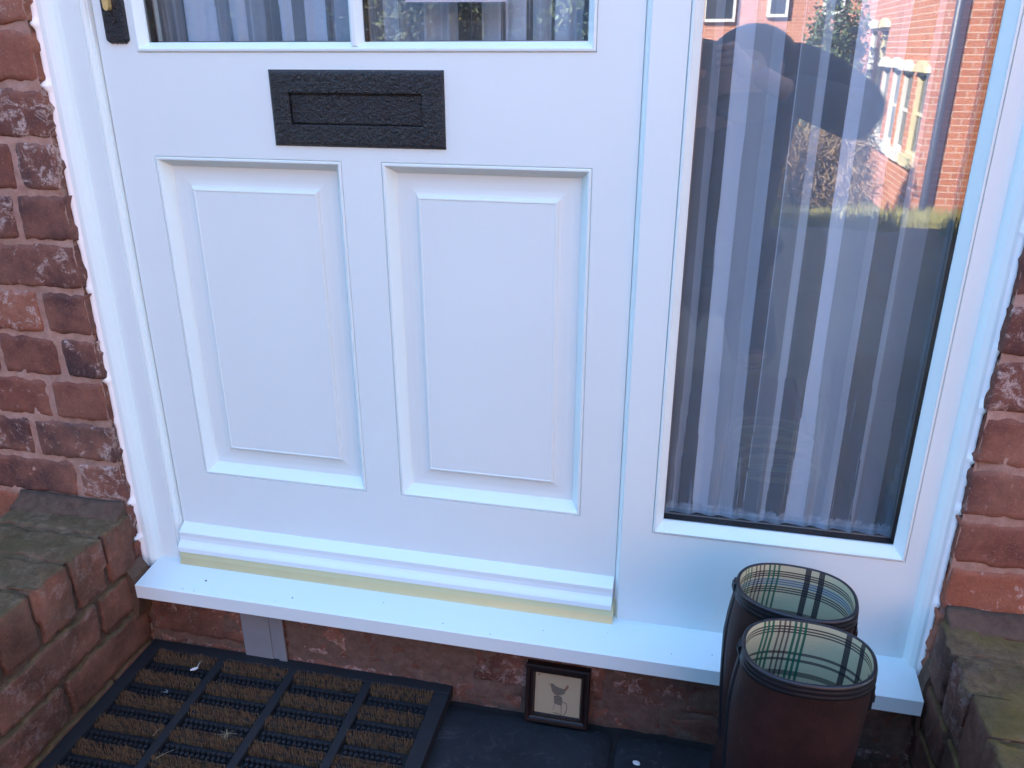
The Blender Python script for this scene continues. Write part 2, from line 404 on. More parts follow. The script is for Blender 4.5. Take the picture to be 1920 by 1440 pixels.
# reveal of the left jamb
mortar(bm,lay,Vector((-.1290,YF+.003,-.95)),Y,Z,X,.05,1.75)
for k in range(-7,14):
    z1=course_joint(k)-.006; z0=course_joint(k+1)+.006
    pass
hpart('brickwork',bm,[M['brick'],M['mortar']])
bm,lay=new_brick_bm()
mortar(bm,lay,Vector((1.159,YF,-.95)),X,Z,-Y,.9,1.75)
for k in range(-7,14):
    z1=course_joint(k)-.010; z0=course_joint(k+1)+.000
    x0=1.1585; j=0
    while x0<2.0:
        head=(random.random()<.4) if j else (k in (-1,1,3,4,6,8))
        w=(.102 if head else .215)+random.uniform(-.004,.004)
        bid={5:.62,6:.45,7:.55,8:.9,4:.5,3:.35,2:.4}.get(k,None) if j==0 else None
        if bid is None: bid=random.choice([.3,.5,.6,.7,.8,.95])
        x1=min(x0+w,2.055)
        if x1-x0>.03: brick(bm,lay,Vector((x0,YF,z0)),X,Z,-Y,x1-x0,z1-z0,bid,proud=random.uniform(-.0005,.002),depth=.048)
        x0=x1+.011; j+=1
mortar(bm,lay,Vector((1.1600,YF+.003,-.95)),Y,Z,-X,.05,1.75)
for k in range(-7,14):
    z1=course_joint(k)-.012; z0=course_joint(k+1)+.002
    pass
hpart('brickwork',bm,[M['brick'],M['mortar']])
# plinth below the sill
bm,lay=new_brick_bm()
mortar(bm,lay,Vector((-.125,YF,-.95)),X,Z,-Y,1.283,.22,rec=.0008,amp=.003,step=.004)
z=-.716
for k,(h) in enumerate((.042,.083,.075)):
    z1=z-.006; z0=z-h+.006 if k else z-.030
    z=z-h if k else -.758
    x0=-.11 if k!=1 else -.118
    while x0<1.15:
        w=random.choice([.215,.215,.16,.20]); x1=min(x0+w,1.154)
        if x1-x0>.03: brick(bm,lay,Vector((x0,YF,z0)),X,Z,-Y,x1-x0,z1-z0,random.random(),proud=random.uniform(-.002,.0008),rag=2.2)
        x0=x1+.014
hpart('plinth',bm,[M['plinth'],M['plinthmortar']])
# the body of the house (beyond what the detailed bricks cover)
bm=bmesh.new()
TOP=5.2
for a,b in (((-12,-.046,-2),(-.95,.25,TOP)),((-.95,-.030,.80),(-.1285,.25,TOP)),((2.058,-.046,-2),(5,.25,TOP)),((1.1605,-.030,.80),(2.058,.25,TOP)),
            ((-.95,-.02,-2),(-.1285,.25,.80)),((1.1605,-.02,-2),(2.058,.25,.80)),((-.1285,-.046,1.33),(1.1605,.25,TOP)),((-.1285,-.02,-2),(1.1605,.25,-.742)),
            ((-12,7.75,-2),(5,8,TOP)),((-12,.25,-2),(-11.75,7.75,TOP)),((4.75,.25,-2),(5,7.75,TOP))): box(bm,a,b)
hpart('wall',bm,M['housebrick'])
bm=bmesh.new()
for s in (0,1):
    pr=[(-.35,TOP+.0),(4,TOP+2.4),(4,TOP+2.55),(-.35,TOP+.15)] if not s else [(4.003,TOP+2.4),(8.35,TOP),(8.35,TOP+.15),(4.003,TOP+2.55)]
    extrude_profile(bm,pr,'x',-12.3,5.3)
hpart('roof',bm,M['slatetile'],recalc=True)
bm=bmesh.new()
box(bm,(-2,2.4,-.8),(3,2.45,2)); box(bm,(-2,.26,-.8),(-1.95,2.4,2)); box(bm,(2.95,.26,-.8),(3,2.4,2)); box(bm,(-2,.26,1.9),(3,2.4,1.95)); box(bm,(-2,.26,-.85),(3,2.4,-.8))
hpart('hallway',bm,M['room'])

# ================================================================== LOW WALLS
def low_wall(name,label,x_in,sgn,mats,top):
    t=thing(name,label,'low wall',(x_in+sgn*.1,-.5,-.93),group='low brick walls flanking the doorstep')
    U=-Y; wth=.212; N=X*(-sgn)   # inner face normal
    bm,lay=new_brick_bm(); L=.97
    y0=YF-.004
    s1=lambda y,z: Vector((x_in,y,z))
    def put(yA,yB,z0,z1,bid,proud):
        # inner face brick; U must give outward normal N=UxV orientation only matters for shading side
        O=Vector((x_in,yA,z0)); brick(bm,lay,O,-Y,Z,N,yA-yB,z1-z0,bid,proud=proud,depth=.04,rag=1.9)
    # mortar core faces
    mortar(bm,lay,Vector((x_in,y0,-.95)),-Y,Z,N,L,top+.945,rec=.008,amp=.003)
    mortar(bm,lay,Vector((x_in+sgn*.006,y0,top)),-Y,X*sgn,Z,L,wth-.006,rec=.004,amp=.004,mi=0)
    # on-edge coping course
    y=y0-.004; i=0
    while y>y0-L+.07:
        h=.066+random.uniform(-.003,.003); pr=random.uniform(-.002,.002); bid=random.random()
        put(y,y-h,top-.096,top-.001,bid,pr)
        brick(bm,lay,Vector((x_in,y,top)),-Y,X*sgn,Z,h,wth-.002,bid,proud=random.uniform(-.003,.0015),depth=.05,rag=2.4,rough=.0028)
        y-=h+.009; i+=1
    z=top-.105
    for c in range(4):
        z1=z; z0=z-.069; y=y0-(.0 if c%2 else .0); first=(.10 if c%2==0 else .20); y=y0-.003
        while y>y0-L+.03:
            w=first if first else .213; first=None
            yb=max(y-w,y0-L)
            if y-yb>.02: put(y,yb,max(z0,-.95),z1,random.random(),random.uniform(-.0015,.0015))
            y=yb-.010
        z-=.078
        if z<-.93: break
    o=fin('brickwork',bm,mats,t); o.matrix_parent_inverse=Matrix.Translation(-t.location)
    bm=bmesh.new(); xo=x_in+sgn*wth
    a,b=sorted((x_in+sgn*.012,xo))
    box(bm,(a,y0-L+.006,-1.0),(b,y0,top-.010))
    o=fin('core',bm,M['lowmortar'],t); o.matrix_parent_inverse=Matrix.Translation(-t.location)
    return t
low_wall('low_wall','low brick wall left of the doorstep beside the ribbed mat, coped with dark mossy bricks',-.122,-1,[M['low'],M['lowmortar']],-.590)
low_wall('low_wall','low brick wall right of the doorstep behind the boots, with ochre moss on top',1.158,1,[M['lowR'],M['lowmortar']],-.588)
# fillets of mortar where low wall, sill and house meet
def fillet(name,label,pts,y0,y1,mat):
    bm=bmesh.new(); n=len(pts)
    m=6; rows=[]
    for j in range(m+1):
        y=y0+(y1-y0)*j/m; rows.append([bm.verts.new((p[0]+.002*N3((p[0],y,p[1]),60),y,p[1]+.003*N3((p[0],y,p[1]),60,2))) for p in pts])
    for a,b in zip(rows,rows[1:]):
        for i in range(n): bm.faces.new((a[i],a[(i+1)%n],b[(i+1)%n],b[i]))
    bm.faces.new(rows[0]); bm.faces.new(rows[-1]); 
    return fin(name,bm,mat,recalc=True)
f1=fillet('mortar_fillet','',[(-.123,-.68),(-.112,-.698),(-.1085,-.742),(-.116,-.78),(-.123,-.79)],-.088,-.046,M['lowmortar']); f1.parent=house; f1.matrix_parent_inverse=Matrix.Translation(-house.location)
f2=fillet('mortar_fillet','',[(1.160,-.66),(1.152,-.69),(1.150,-.742),(1.155,-.78),(1.160,-.79)],-.075,-.046,M['lowmortar']); f2.parent=house; f2.matrix_parent_inverse=Matrix.Translation(-house.location)
# mortar haunch along the back of the low walls
for x0,x1,zt in ((-.335,-.128,-.590),(1.165,1.38,-.588)):
    bm=bmesh.new(); n=60; rows=[]
    prof=[(-.052,.020),(-.060,.012),(-.068,.006),(-.080,.0015),(-.084,-.004),(-.05,-.004)]
    for i in range(n+1):
        x=x0+(x1-x0)*i/n; rows.append([bm.verts.new((x,y+.004*N3((x,y,z),25,3)*(y<-.055),zt+z+.004*N3((x,y,z),30,4))) for y,z in prof])
    for a,b in zip(rows,rows[1:]):
        for k in range(len(prof)): f=bm.faces.new((a[k],a[(k+1)%len(prof)],b[(k+1)%len(prof)],b[k])); f.smooth=True
    bm.faces.new(rows[0]); bm.faces.new(rows[-1])
    o=fin('mortar_haunch',bm,M['lowmortar'],house,recalc=True); o.matrix_parent_inverse=Matrix.Translation(-house.location)

# ================================================================== DOOR FRAME with side light and sill
frame=thing('door_frame','white painted timber door frame with tall side window and projecting sill','door frame',(.515,0,-.735))
def fpart(name,bm,mats,parent=None,**k):
    o=fin(name,bm,mats,parent or frame,**k)
    o.matrix_parent_inverse=Matrix.Translation(-frame.location) if not parent else Matrix()
    return o
ZB=-.712; ZT=1.30
bm=bmesh.new()
ovL=[(-.126,-.030),(-.1215,-.0315),(-.116,-.0300),(-.110,-.0255),(-.106,-.0190),(-.104,-.0125)]
jambL=ovL+[(-.104,-.012),(-.0715,-.012),(-.0708,-.0095),(-.0700,-.0108),(-.0675,-.0103),(-.0650,-.0075),(-.0642,-.0048),(-.0628,-.0044),(-.0612,.0022),(-.0612,.045),(-.126,.045)]
extrude_profile(bm,jambL,'z',ZB,ZT)
cx=.5165
jambR=[(2*cx-x,y) for x,y in ovL]
# right jamb outer bead
jr=jambR+[(1.129,-.012),(1.114,-.012),(1.114,.006),(1.157,.006)]
jr=[(1.157,-.030)]+[(x+0.0 if x<1.157 else 1.157,y) for x,y in jambR[1:]]+[(1.129,-.012),(1.1131,-.012),(1.1131,.045),(1.157,.045)]
extrude_profile(bm,jr,'z',ZB,ZT)
# mullion
mul=[(.7032,.045),(.7032,.0022),(.7048,-.0030),(.7064,-.0036),(.7072,-.0062),(.7092,-.0085),(.7105,-.0088),(.7110,-.012),(.756,-.012),(.756,.045)]
extrude_profile(bm,mul,'z',ZB,ZT)
# bottom rail of the side light and head
box(bm,(.7500,-.01195,ZB),(1.1180,.0449,-.533))
box(bm,(-.126,-.0118,1.30),(1.157,.05,1.36))
fpart('jamb',bm,M['frame'],recalc=True)
bm=bmesh.new()
ring(bm,.756,1.113,-.533,1.30,[(0,-.0122),(.0007,-.0095),(.0016,-.0135),(.0036,-.0142),(.0046,-.0142),(.0058,-.0110),(.0145,.0030),(.0152,.0056),(.0152,.0060)])
fpart('glazing_bead',bm,M['frame'])
# sealant bead, ragged against the brick
def sealant(x,sg,zs):
    bm=bmesh.new(); n=900; A=[]
    for i in range(n+1):
        z=zs[0]+(zs[1]-zs[0])*i/n
        # blobs at mortar joints
        ph=((z-JZ)/PITCH); d=abs(ph-round(ph))
        kq=round(ph); r=noise.noise(Vector((kq*5.37,sg*3.1,.5)))*2.2; d=abs(ph+.12*noise.noise(Vector((kq*3.3,1,2)))-kq)/(1+.8*abs(noise.noise(Vector((kq*9.1,7,sg)))))
        j=max(0,1-d*8)*(.0030+.004*N3((0,0,z),60,2))*min(1,max(0,r+.25))*1.3*(1+.5*N3((0,0,z),400,2))
        rag=.0010*abs(N3((0,0,z),400,5))+.0009*N3((0,0,z),28,6)
        wd=.0022+j+max(-.0010,rag)
        y=-.0325-(.004+j*2.2); y=max(y,-.0535)
        A.append([bm.verts.new(p) for p in ((x-sg*.0045,-.0318,z),(x-sg*.001,-.0335-(j*1.2),z),(x+sg*wd*.6,y,z),(x+sg*(wd+.0006),y+.002,z),(x+sg*(wd+.0006),-.020,z))])
    for a,b in zip(A,A[1:]):
        for k in range(4): bm.faces.new((a[k],a[k+1],b[k+1],b[k])).smooth=True
    fpart('sealant',bm,M['sealant'],recalc=True)
sealant(-.126,-1,(-.71,1.30)); sealant(1.157,1,(-.71,1.30))
# side light glass unit
def unit(x0,x1,z0,z1,y,parent):
    iscale=parent
    bm=bmesh.new(); box(bm,(x0,y,z0),(x1,y+.004,z1)); fa=fin('window_pane',bm,M['glass'],parent)
    bm=bmesh.new(); box(bm,(x0,y+.020,z0),(x1,y+.024,z1)); fb=fin('window_pane',bm,M['glass'],parent)
    bm=bmesh.new()
    w=.012
    ring(bm,x0-.001,x1+.001,z0-.001,z1+.001,[(0,y+.0042),(.0012,y+.0042),(.0012,y+.0198),(.0,y+.0198)])
    fc=fin('spacer',bm,M['spacer'],parent)
    bm=bmesh.new()
    for d,yy in ((.0014,y+.0185),): ring(bm,x0,x1,z0,z1,[(.0004,yy-.0006),(.0018,yy-.0006),(.0018,yy+.0008),(.0004,yy+.0008)])
    fd=fin('sealed_edge',bm,M['unit_edge'],parent)
    for o in (fa,fb,fc,fd): o.matrix_parent_inverse=Matrix.Translation(-parent.location)
unit(.7708,1.0982,-.5182,1.285,.0062,frame)
# sill
bm=bmesh.new()
pr=[(-.0900,-.7092),(-.0885,-.7083),(-.02,-.7000),(.06,-.6985),(.06,-.735),(-.0885,-.7355),(-.0900,-.7345)]
extrude_profile(bm,pr,'x',-.1085,1.1515)
fpart('sill',bm,M['frame'],recalc=True)
# gold threshold strip
bm=bmesh.new()
pr=[(-.0215,-.669),(-.0225,-.672),(-.0230,-.688),(-.0262,-.6985),(-.0272,-.7005),(-.0200,-.7008),(.03,-.6995),(.03,-.669)]
extrude_profile(bm,pr,'x',-.0600,.7050)
fpart('threshold_strip',bm,M['brass'],recalc=True)

# ================================================================== DOOR
door=thing('front_door','white panelled front door with black letter plate and two upper glass panes','door',(.32,0,-.69))
def dpart(name,bm,mats,**k):
    o=fin(name,bm,mats,door,**k); o.matrix_parent_inverse=Matrix.Translation(-door.location); return o
bm=bmesh.new()
xs_=[-.0590,0,.2935,.3515,.645,.7030]; zs_=[-.682,-.5265,0,.14,1.15,1.295]
plate(bm,xs_,zs_,{(1,1),(3,1),(1,3),(2,3),(3,3)},0)
prof=[(0,0),(.0007,.0022),(.0015,.0004),(.0024,-.0004),(.0048,-.0004),(.0056,.0006),(.0160,.0180),(.0165,.0186)]
ring(bm,0,.2935,-.5265,0,prof); ring(bm,.3515,.645,-.5265,0,prof)
# leaf edges and back
x0,x1,z0,z1=xs_[0],xs_[-1],zs_[0],zs_[-1]
for a,b in (((x0,z0),(x0,z1)),((x1,z0),(x1,z1)),((x0,z0),(x1,z0)),((x0,z1),(x1,z1))):
    quad(bm,((a[0],0,a[1]),(b[0],0,b[1]),(b[0],.044,b[1]),(a[0],.044,a[1])))
plate(bm,[x0,0,.645,x1],[z0,.14,1.15,z1],{(1,1)},.044)
ring(bm,0,.645,.14,1.15,[(.013,.036),(.013,.044),(0,.044)])
dpart('leaf',bm,M['white'])
for px in (0,.3515):
    bm=bmesh.new()
    ring(bm,px,px+.2935,-.5265,0,[(.0158,.0184),(.026,.0184),(.036,.0178),(.0425,.0168),(.0452,.0158),(.0462,.0132),(.0490,.0112),(.0505,.0112),(.0512,.0118)],fill=True)
    bmesh.ops.subdivide_edges
    dpart('raised_panel',bm,M['white'])
# glazing beads + muntin
bm=bmesh.new()
bp=[(0,0),(.0008,.0018),(.0014,-.0018),(.0034,-.0022),(.0046,-.0022),(.0060,-.0002),(.0126,.0100),(.0130,.0136)]
ring(bm,0,.645,.14,1.15,bp)
dpart('glazing_bead',bm,M['white'])
bm=bmesh.new()
mx=.3245; 
extrude_profile(bm,[(mx-.0095,.0136),(mx-.0090,.0100),(mx-.0035,.0006),(mx-.0025,-.0006),(mx+.0025,-.0006),(mx+.0035,.0006),(mx+.0090,.0100),(mx+.0095,.0136)],'z',.148,1.142)
dpart('glazing_bar',bm,M['white'],recalc=True)
unit(.0128,mx-.0093,.1528,1.137,.0140,door); unit(mx+.0093,.6322,.1528,1.137,.0140,door)
# weather bar
bm=bmesh.new()
pr=[(.0005,-.6290),(-.0030,-.6300),(-.0170,-.6385),(-.0185,-.6400),(-.0180,-.6480),(-.0190,-.6545),(-.0215,-.6578),(-.0265,-.6622),(-.0285,-.6650),(-.0288,-.6725),(-.0280,-.6740),(-.0240,-.6745),(-.022,-.671),(.0005,-.671)]
extrude_profile(bm,pr,'x',-.0580,.7022)
o=dpart('weather_bar',bm,M['white'],recalc=True)
# letter plate
lp=fin('letter_plate',bmesh.new(),M['iron'],door); bpy.data.objects.remove(lp)
bm=bmesh.new()
lx0,lx1,lz0,lz1=.1973,.4467,.0189,.1187
n=70; 
def lump(x,z): return .00045*noise.noise(Vector((x*300,5,z*300)))+.0004*noise.noise(Vector((x*620,9,z*620)))
def grid_plate(bm,x0,x1,z0,z1,hole,y,nx,nz,edge=.0028,lip=True):
    xs=sorted(set([x0,x0+edge,x1-edge,x1]+[x0+edge+(x1-x0-2*edge)*i/nx for i in range(nx+1)]+([hole[0],hole[1]] if hole else [])))
    zs=sorted(set([z0,z0+edge,z1-edge,z1]+[z0+edge+(z1-z0-2*edge)*i/nz for i in range(nz+1)]+([hole[2],hole[3]] if hole else [])))
    V={}
    def vert(i,j):
        if (i,j) in V: return V[i,j]
        x,z=xs[i],zs[j]; e=min(x-x0,x1-x,z-z0,z1-z)
        yy=y-lump(x,z)*2.0
        if e<1e-6: yy=y+.0042
        elif e<edge+.0002: yy=y+.0008-lump(x,z)*.5
        if hole and hole[0]-1e-6<=x<=hole[1]+1e-6 and hole[2]-1e-6<=z<=hole[3]+1e-6: yy=y+.0004
        V[i,j]=bm.verts.new((x,yy,z)); return V[i,j]
    for i in range(len(xs)-1):
        for j in range(len(zs)-1):
            mxx=(xs[i]+xs[i+1])/2; mz=(zs[j]+zs[j+1])/2
            if hole and hole[0]<mxx<hole[1] and hole[2]<mz<hole[3]: continue
            bm.faces.new((vert(i,j),vert(i+1,j),vert(i+1,j+1),vert(i,j+1))).smooth=True
hx0,hx1,hz0,hz1=.2255,.4160,.0475,.0890
grid_plate(bm,lx0,lx1,lz0,lz1,(hx0,hx1,hz0,hz1),-.0052,110,46)
ring(bm,hx0,hx1,hz0,hz1,[(0,-.0048),(.0005,-.0040),(.0008,-.0012)],fill=True)
pl=dpart('letter_plate',bm,M['iron'])
bm=bmesh.new(); grid_plate(bm,hx0+.0007,hx1-.0003,hz0+.0003,hz1-.0012,None,-.0026,110,26,edge=.0009)
fl=fin('flap',bm,M['iron'],pl)
# handle backplate with lock
bm=bmesh.new(); bx0,bx1,bz0,bz1=-.0445,-.0080,.1505,.375
def bp_out(x,z):
    r=.007
    return z
nx,nz=22,120; G=[]
for j in range(nz+1):
    row=[]
    for i in range(nx+1):
        u=i/nx; v=j/nz; x=bx0+(bx1-bx0)*u; z=bz0+(bz1-bz0)*v
        r=.008; dx=max(0,r-min(x-bx0,bx1-x)); dz=max(0,r-min(z-bz0,bz1-z))
        if dx>0 and dz>0:
            k=max(dx,dz)/math.hypot(dx,dz); cx_=bx0+r if x<0.5*(bx0+bx1) else bx1-r; cz_=bz0+r if z<.5*(bz0+bz1) else bz1-r
            x=cx_+(x-cx_)*k; z=cz_+(z-cz_)*k
        e=min(i,nx-i,j,nz-j)
        if j<=1: z+=.0012*abs(math.sin(x*430))*(1-j/2)
        y=-.0048-lump(x,z)*2
        if e==0: y=.0
        elif e==1: y=-.0040
        row.append(bm.verts.new((x,y,z)))
    G.append(row)
for j in range(nz):
    for i in range(nx): bm.faces.new((G[j][i],G[j][i+1],G[j+1][i+1],G[j+1][i])).smooth=True
hp=dpart('handle_plate',bm,M['iron'])
def lathe(bm,prof,c,axis='y',n=20,sx=1,sz=1,mi=0):
    rings=[]
    for r,h in prof:
        rings.append([bm.verts.new((c[0]+r*math.cos(2*math.pi*i/n)*sx,c[1]+h,c[2]+r*math.sin(2*math.pi*i/n)*sz)) if axis=='y' else bm.verts.new((c[0]+r*math.cos(2*math.pi*i/n)*sx,c[1]+r*math.sin(2*math.pi*i/n)*sz,c[2]+h)) for i in range(n)])
    for a,b in zip(rings,rings[1:]):
        for i in range(n):
            f=bm.faces.new((a[i],a[(i+1)%n],b[(i+1)%n],b[i])); f.smooth=True; f.material_index=mi
    f=bm.faces.new(rings[-1]); f.material_index=mi
# euro profile lock: round barrel above, narrow stem below
bm=bmesh.new()
pts=[(-.0330+.0085*math.cos(a),.2200+.0085*math.sin(a)) for a in [R_(-55+i*14.5) for i in range(21)]]
stem=[(-.0378,.2110),(-.0378,.1985),(-.0366,.1950),(-.0345,.1932),(-.0325,.1932),(-.0300,.1950),(-.0288,.1985),(-.0288,.2110)]
poly=stem[::-1][0:1]+pts[:-1]+stem
poly=[(x+.004,z) for x,z in pts]+[(x+.004,z) for x,z in stem]
A=[bm.verts.new((x,-.0120,z)) for x,z in poly]; B=[bm.verts.new((x,-.004,z)) for x,z in poly]
for i in range(len(poly)): bm.faces.new((A[i],A[(i+1)%len(poly)],B[(i+1)%len(poly)],B[i]))
bm.faces.new(A); bmesh.ops.recalc_face_normals(bm,faces=bm.faces)
fin('lock_cylinder',bm,M['brasskey'],hp)
bm=bmesh.new(); lathe(bm,[(.0036,-.003),(.0036,-.0062),(.0030,-.0068),(.0012,-.0062),(0.0002,-.0060)],(-.0265,0,.181)); fin('screw',bm,M['iron'],hp)
bm=bmesh.new(); lathe(bm,[(.009,-.004),(.009,-.012),(.006,-.014),(.006,-.045),(.0065,-.055),(.001,-.056)],(-.026,0,.300))
lathe(bm,[(.0085,0),(.0085,.09),(.006,.11),(.001,.112)],(-.026,-.050,.300),axis='z'); 
for v in bm.verts:
    if v.co.y<-.035 and v.co.z>.3095 or (v.co.z>.305 and abs(v.co.x+.026)<.02 and v.co.y<-.035): pass
fin('lever',bm,M['iron'],hp)

# paper notice stuck inside the glass
bm=bmesh.new()
for i in range(8):
    z0_,z1_=.2000+.037*i,.2000+.037*(i+1)
    quad(bm,((.3935,.0120-.0002*math.sin(i),z0_),(.5275,.0118-.0002*math.sin(i),z0_-.001),(.5275,.0118-.0002*math.sin(i+1),z1_-.001),(.3935,.0120-.0002*math.sin(i+1),z1_)))
bmesh.ops.solidify(bm,geom=bm.faces,thickness=.0002)
tag(fin('paper_notice',bm,M['paper']),'white paper notice fixed to the right pane of the door','notice')

# ================================================================== CURTAINS
def curtain(name,label,x0,x1,z0,z1,y,stripes,rag,seed,hem=.018):
    bm=bmesh.new(); lay=bm.verts.layers.float.new('dens'); nx=int((x1-x0)/.0011); nzl=[z0,z0+.002]+[z0+.004*i for i in range(1,60)]
    zz=z0+.24
    while zz<z1: nzl.append(zz); zz+=.03
    nzl.append(z1); G=[]
    for z in nzl:
        row=[]; t=max(0,1-(z-z0)/.30); t=t*t*(3-2*t)
        for i in range(nx+1):
            x=x0+(x1-x0)*i/nx
            w=rag*(t*(.0030*math.sin(x*185+2.2*noise.noise(Vector((x*9,seed,0))))+.007*noise.noise(Vector((x*26,z*2.2,seed))))+.003*noise.noise(Vector((x*5,z*1.6,seed+8))))
            xs=x+w
            d=stripes[-1][1]
            for b,dn in stripes:
                if xs<b: d=dn; break
            # soft sheer pleats
            d*=1+.10*noise.noise(Vector((xs*60,z*.8*(1+2*t),seed+2)))
            pl=noise.noise(Vector((xs*85,z*1.4,seed+6)))
            d=min(.9,d+.20*t*max(0,1-abs(pl)/.06)) if t>.05 else d
            if hem:
                hz=z-z0; sc=hem*(.70+.35*abs(math.sin(xs*150+4*noise.noise(Vector((xs*30,0,seed))))))
                k_=min(1,max(0,(sc-hz)/.0025+.5)); d=d*(1-k_)+k_*min(.86,d*.45+.46+.08*math.sin(xs*370))
                d=min(.95,d+.30*max(0,1-abs(hz-sc)/.0018))
            f=(.0010+.0022*t*t)*math.sin(xs*185+2*noise.noise(Vector((x*9,seed,0))))+.004*noise.noise(Vector((xs*22,z*.8,seed+1)))
            v=bm.verts.new((x,y+f,z)); v[lay]=max(.03,min(.96,d)); row.append(v)
        G.append(row)
    for j in range(len(G)-1):
        for i in range(nx): bm.faces.new((G[j][i],G[j][i+1],G[j+1][i+1],G[j+1][i])).smooth=True
    return tag(fin(name,bm,M['voile']),label,'curtain')
Lh,Md,Dk=.95,.56,.25
S=[(.7848,.34),(.7956,.55),(.8113,Dk),(.834,Lh),(.8557,Md),(.8704,.68),(.8905,Dk),(.8915,.8),(.9145,.36),(.9247,.66),(.9545,Dk),(.9719,Lh),(1.0031,Md),(1.0129,.68),(1.0423,Dk),(1.05,.62),(1.0764,.40),(1.0987,.24),(1.2,.36)]
curtain('net_curtain','striped sheer net curtain gathered behind the tall side window',.745,1.125,-.530,1.25,.052,S,1.0,3)
S2=[(b_,min(.95,d_*1.25)) for b_,d_ in ((-.0054,.2),(.0300,.34),(.0535,.26),(.0896,Lh),(.1187,.36),(.1434,.66),(.1663,.4),(.1882,Dk),(.2147,Lh),(.2282,.3),(.2559,Lh),(.275,Dk),(.300,.52),(.326,.42),(.345,.26),(.3642,.58),(.3981,.36),(.4337,.56),(.4537,.46),(.4865,.14),(.5081,.56),(.5189,.2),(.5439,Lh),(.558,.2),(.5826,.5),(.59,.2),(.6139,.7),(.6243,.4),(.8,.2))]
curtain('net_curtain','striped sheer net curtain behind the two upper panes of the door',-.01,.655,.146,1.15,.060,S2,1.3,9,hem=0)

# ================================================================== DOORMAT
mat=thing('door_mat','black rubber scraper mat with rows of brown coir bristles','doormat',(-.122,-.054,-.8745))
mat.rotation_euler=(0,0,.012)
bm=bmesh.new(); MW,MH=.566,.47; T=.020
box(bm,(0,-MH,.0005),(MW,0,.006))
def rail(a,b): box(bm,a,b,0,.0022)
for a,b in (((0,-.024,.0062),(MW,0,T)),((0,-MH,.0062),(MW,-MH+.024,T)),((0,-MH+.0242,.0062),(.024,-.0242,T)),((MW-.026,-MH+.0242,.0062),(MW,-.0242,T))): rail(a,b)
divs=[.150,.285,.423]
for d in divs: rail((d-.0075,-MH+.0244,.0062),(d+.0075,-.0244,T-.0006))
cols=[(.026,.141),(.159,.276),(.294,.414),(.432,.538)]
rows=[-.030-.0525*i for i in range(8)]
bars=[]
for r in rows:
    for (a,b) in cols:
        # two lines of nubs and a thin rib
        for yy in (r-.026,r-.036):
            x=a+.006+(.004 if yy<r-.03 else 0)
            while x<b-.004:
                n=7; base=[bm.verts.new((x+.0040*math.cos(6.283*i/n),yy+.0040*math.sin(6.283*i/n),.0062)) for i in range(n)]
                tp=[bm.verts.new((x+.0031*math.cos(6.283*i/n),yy+.0031*math.sin(6.283*i/n),.0160)) for i in range(n)]
                for i in range(n): bm.faces.new((base[i],base[(i+1)%n],tp[(i+1)%n],tp[i]))
                bm.faces.new(tp); x+=.0088
        if r-.045>-MH+.03: box(bm,(a,r-.0455,.0062),(b,r-.0430,.0165))
fin('rubber_base',bm,M['rubber'],mat)
def coir_mesh(L,seed):
    rnd=random.Random(seed); bm=bmesh.new()
    box(bm,(0,-.0165,.0062),(L,-.0015,.0135),1)
    for i in range(int(L*8200)):
        x=rnd.uniform(-.001,L+.001); y=(rnd.uniform(-.0185,-.0165) if rnd.random()<.22 else rnd.uniform(-.0185,.0005)); h=rnd.uniform(.0205,.0245)+.003*noise.noise(Vector((x*45,seed,0)))-(.005 if y<-.015 else 0); a=rnd.uniform(0,6.28); l=rnd.uniform(0,.0024)
        dx,dy=math.cos(a)*l,math.sin(a)*l; w=.00042; ca,sa=math.cos(a+1.3)*w,math.sin(a+1.3)*w
        bm.faces.new([bm.verts.new(p) for p in ((x-ca,y-sa,.0065),(x+ca,y+sa,.0065),(x+dx+ca*.5,y+dy+sa*.5,h),(x+dx-ca*.5,y+dy-sa*.5,h))])
    me=bpy.data.meshes.new('coir_strip'); bm.to_mesh(me); bm.free(); me.materials.append(M['coir']); me.materials.append(M['jointdirt']); return me
cm=[[coir_mesh(b-a,10*i+k) for k in range(2)] for i,(a,b) in enumerate(cols)]
for j,r in enumerate(rows):
    for i,(a,b) in enumerate(cols):
        o=bpy.data.objects.new('coir_strip',cm[i][j%2]); COL.objects.link(o); o.parent=mat; o.location=(a,r+.006,0)

# ================================================================== GREY STRIP under the sill
bm=bmesh.new()
box(bm,(.0635,-.0565,-.8745),(.1165,-.0535,-.7370)); box(bm,(.1285,-.0575,-.8745),(.1430,-.0535,-.7372)); box(bm,(.1167,-.0545,-.8745),(.1283,-.0530,-.7374))
tag(fin('plastic_strip',bm,M['greyplastic']),'short grey grooved plastic strip standing upright under the sill behind the mat','plastic strip')

# ================================================================== BIRD PICTURE
pic=thing('framed_picture','small square picture of a wren in a dark brown frame leaning on the plinth','picture',(.6265,-.0785,-.8735))
pic.rotation_euler=(R_(-9),0,R_(0))
PS=.1035
bm=bmesh.new()
def fr_ring(bm,S,prof):
    loops=[[bm.verts.new(p) for p in ((-S/2+d,y,d),(S/2-d,y,d),(S/2-d,y,S-d),(-S/2+d,y,S-d))] for d,y in prof]
    for a,b in zip(loops,loops[1:]):
        for i in range(4): bm.faces.new((a[i],a[(i+1)%4],b[(i+1)%4],b[i]))
    return loops
lo=fr_ring(bm,PS,[(0,.012),(0,-.002),(.0015,-.0035),(.006,-.003),(.0075,-.0005),(.009,.0003),(.0105,-.0022),(.0125,-.002),(.0135,.002),(.0150,.0045)])
bm.faces.new(lo[0][::-1])
fin('frame',bm,M['pictframe'],pic)
bm=bmesh.new(); quad(bm,((-PS/2+.0145,.0042,.0145),(PS/2-.0145,.0042,.0145),(PS/2-.0145,.0042,PS-.0145),(-PS/2+.0145,.0042,PS-.0145)))
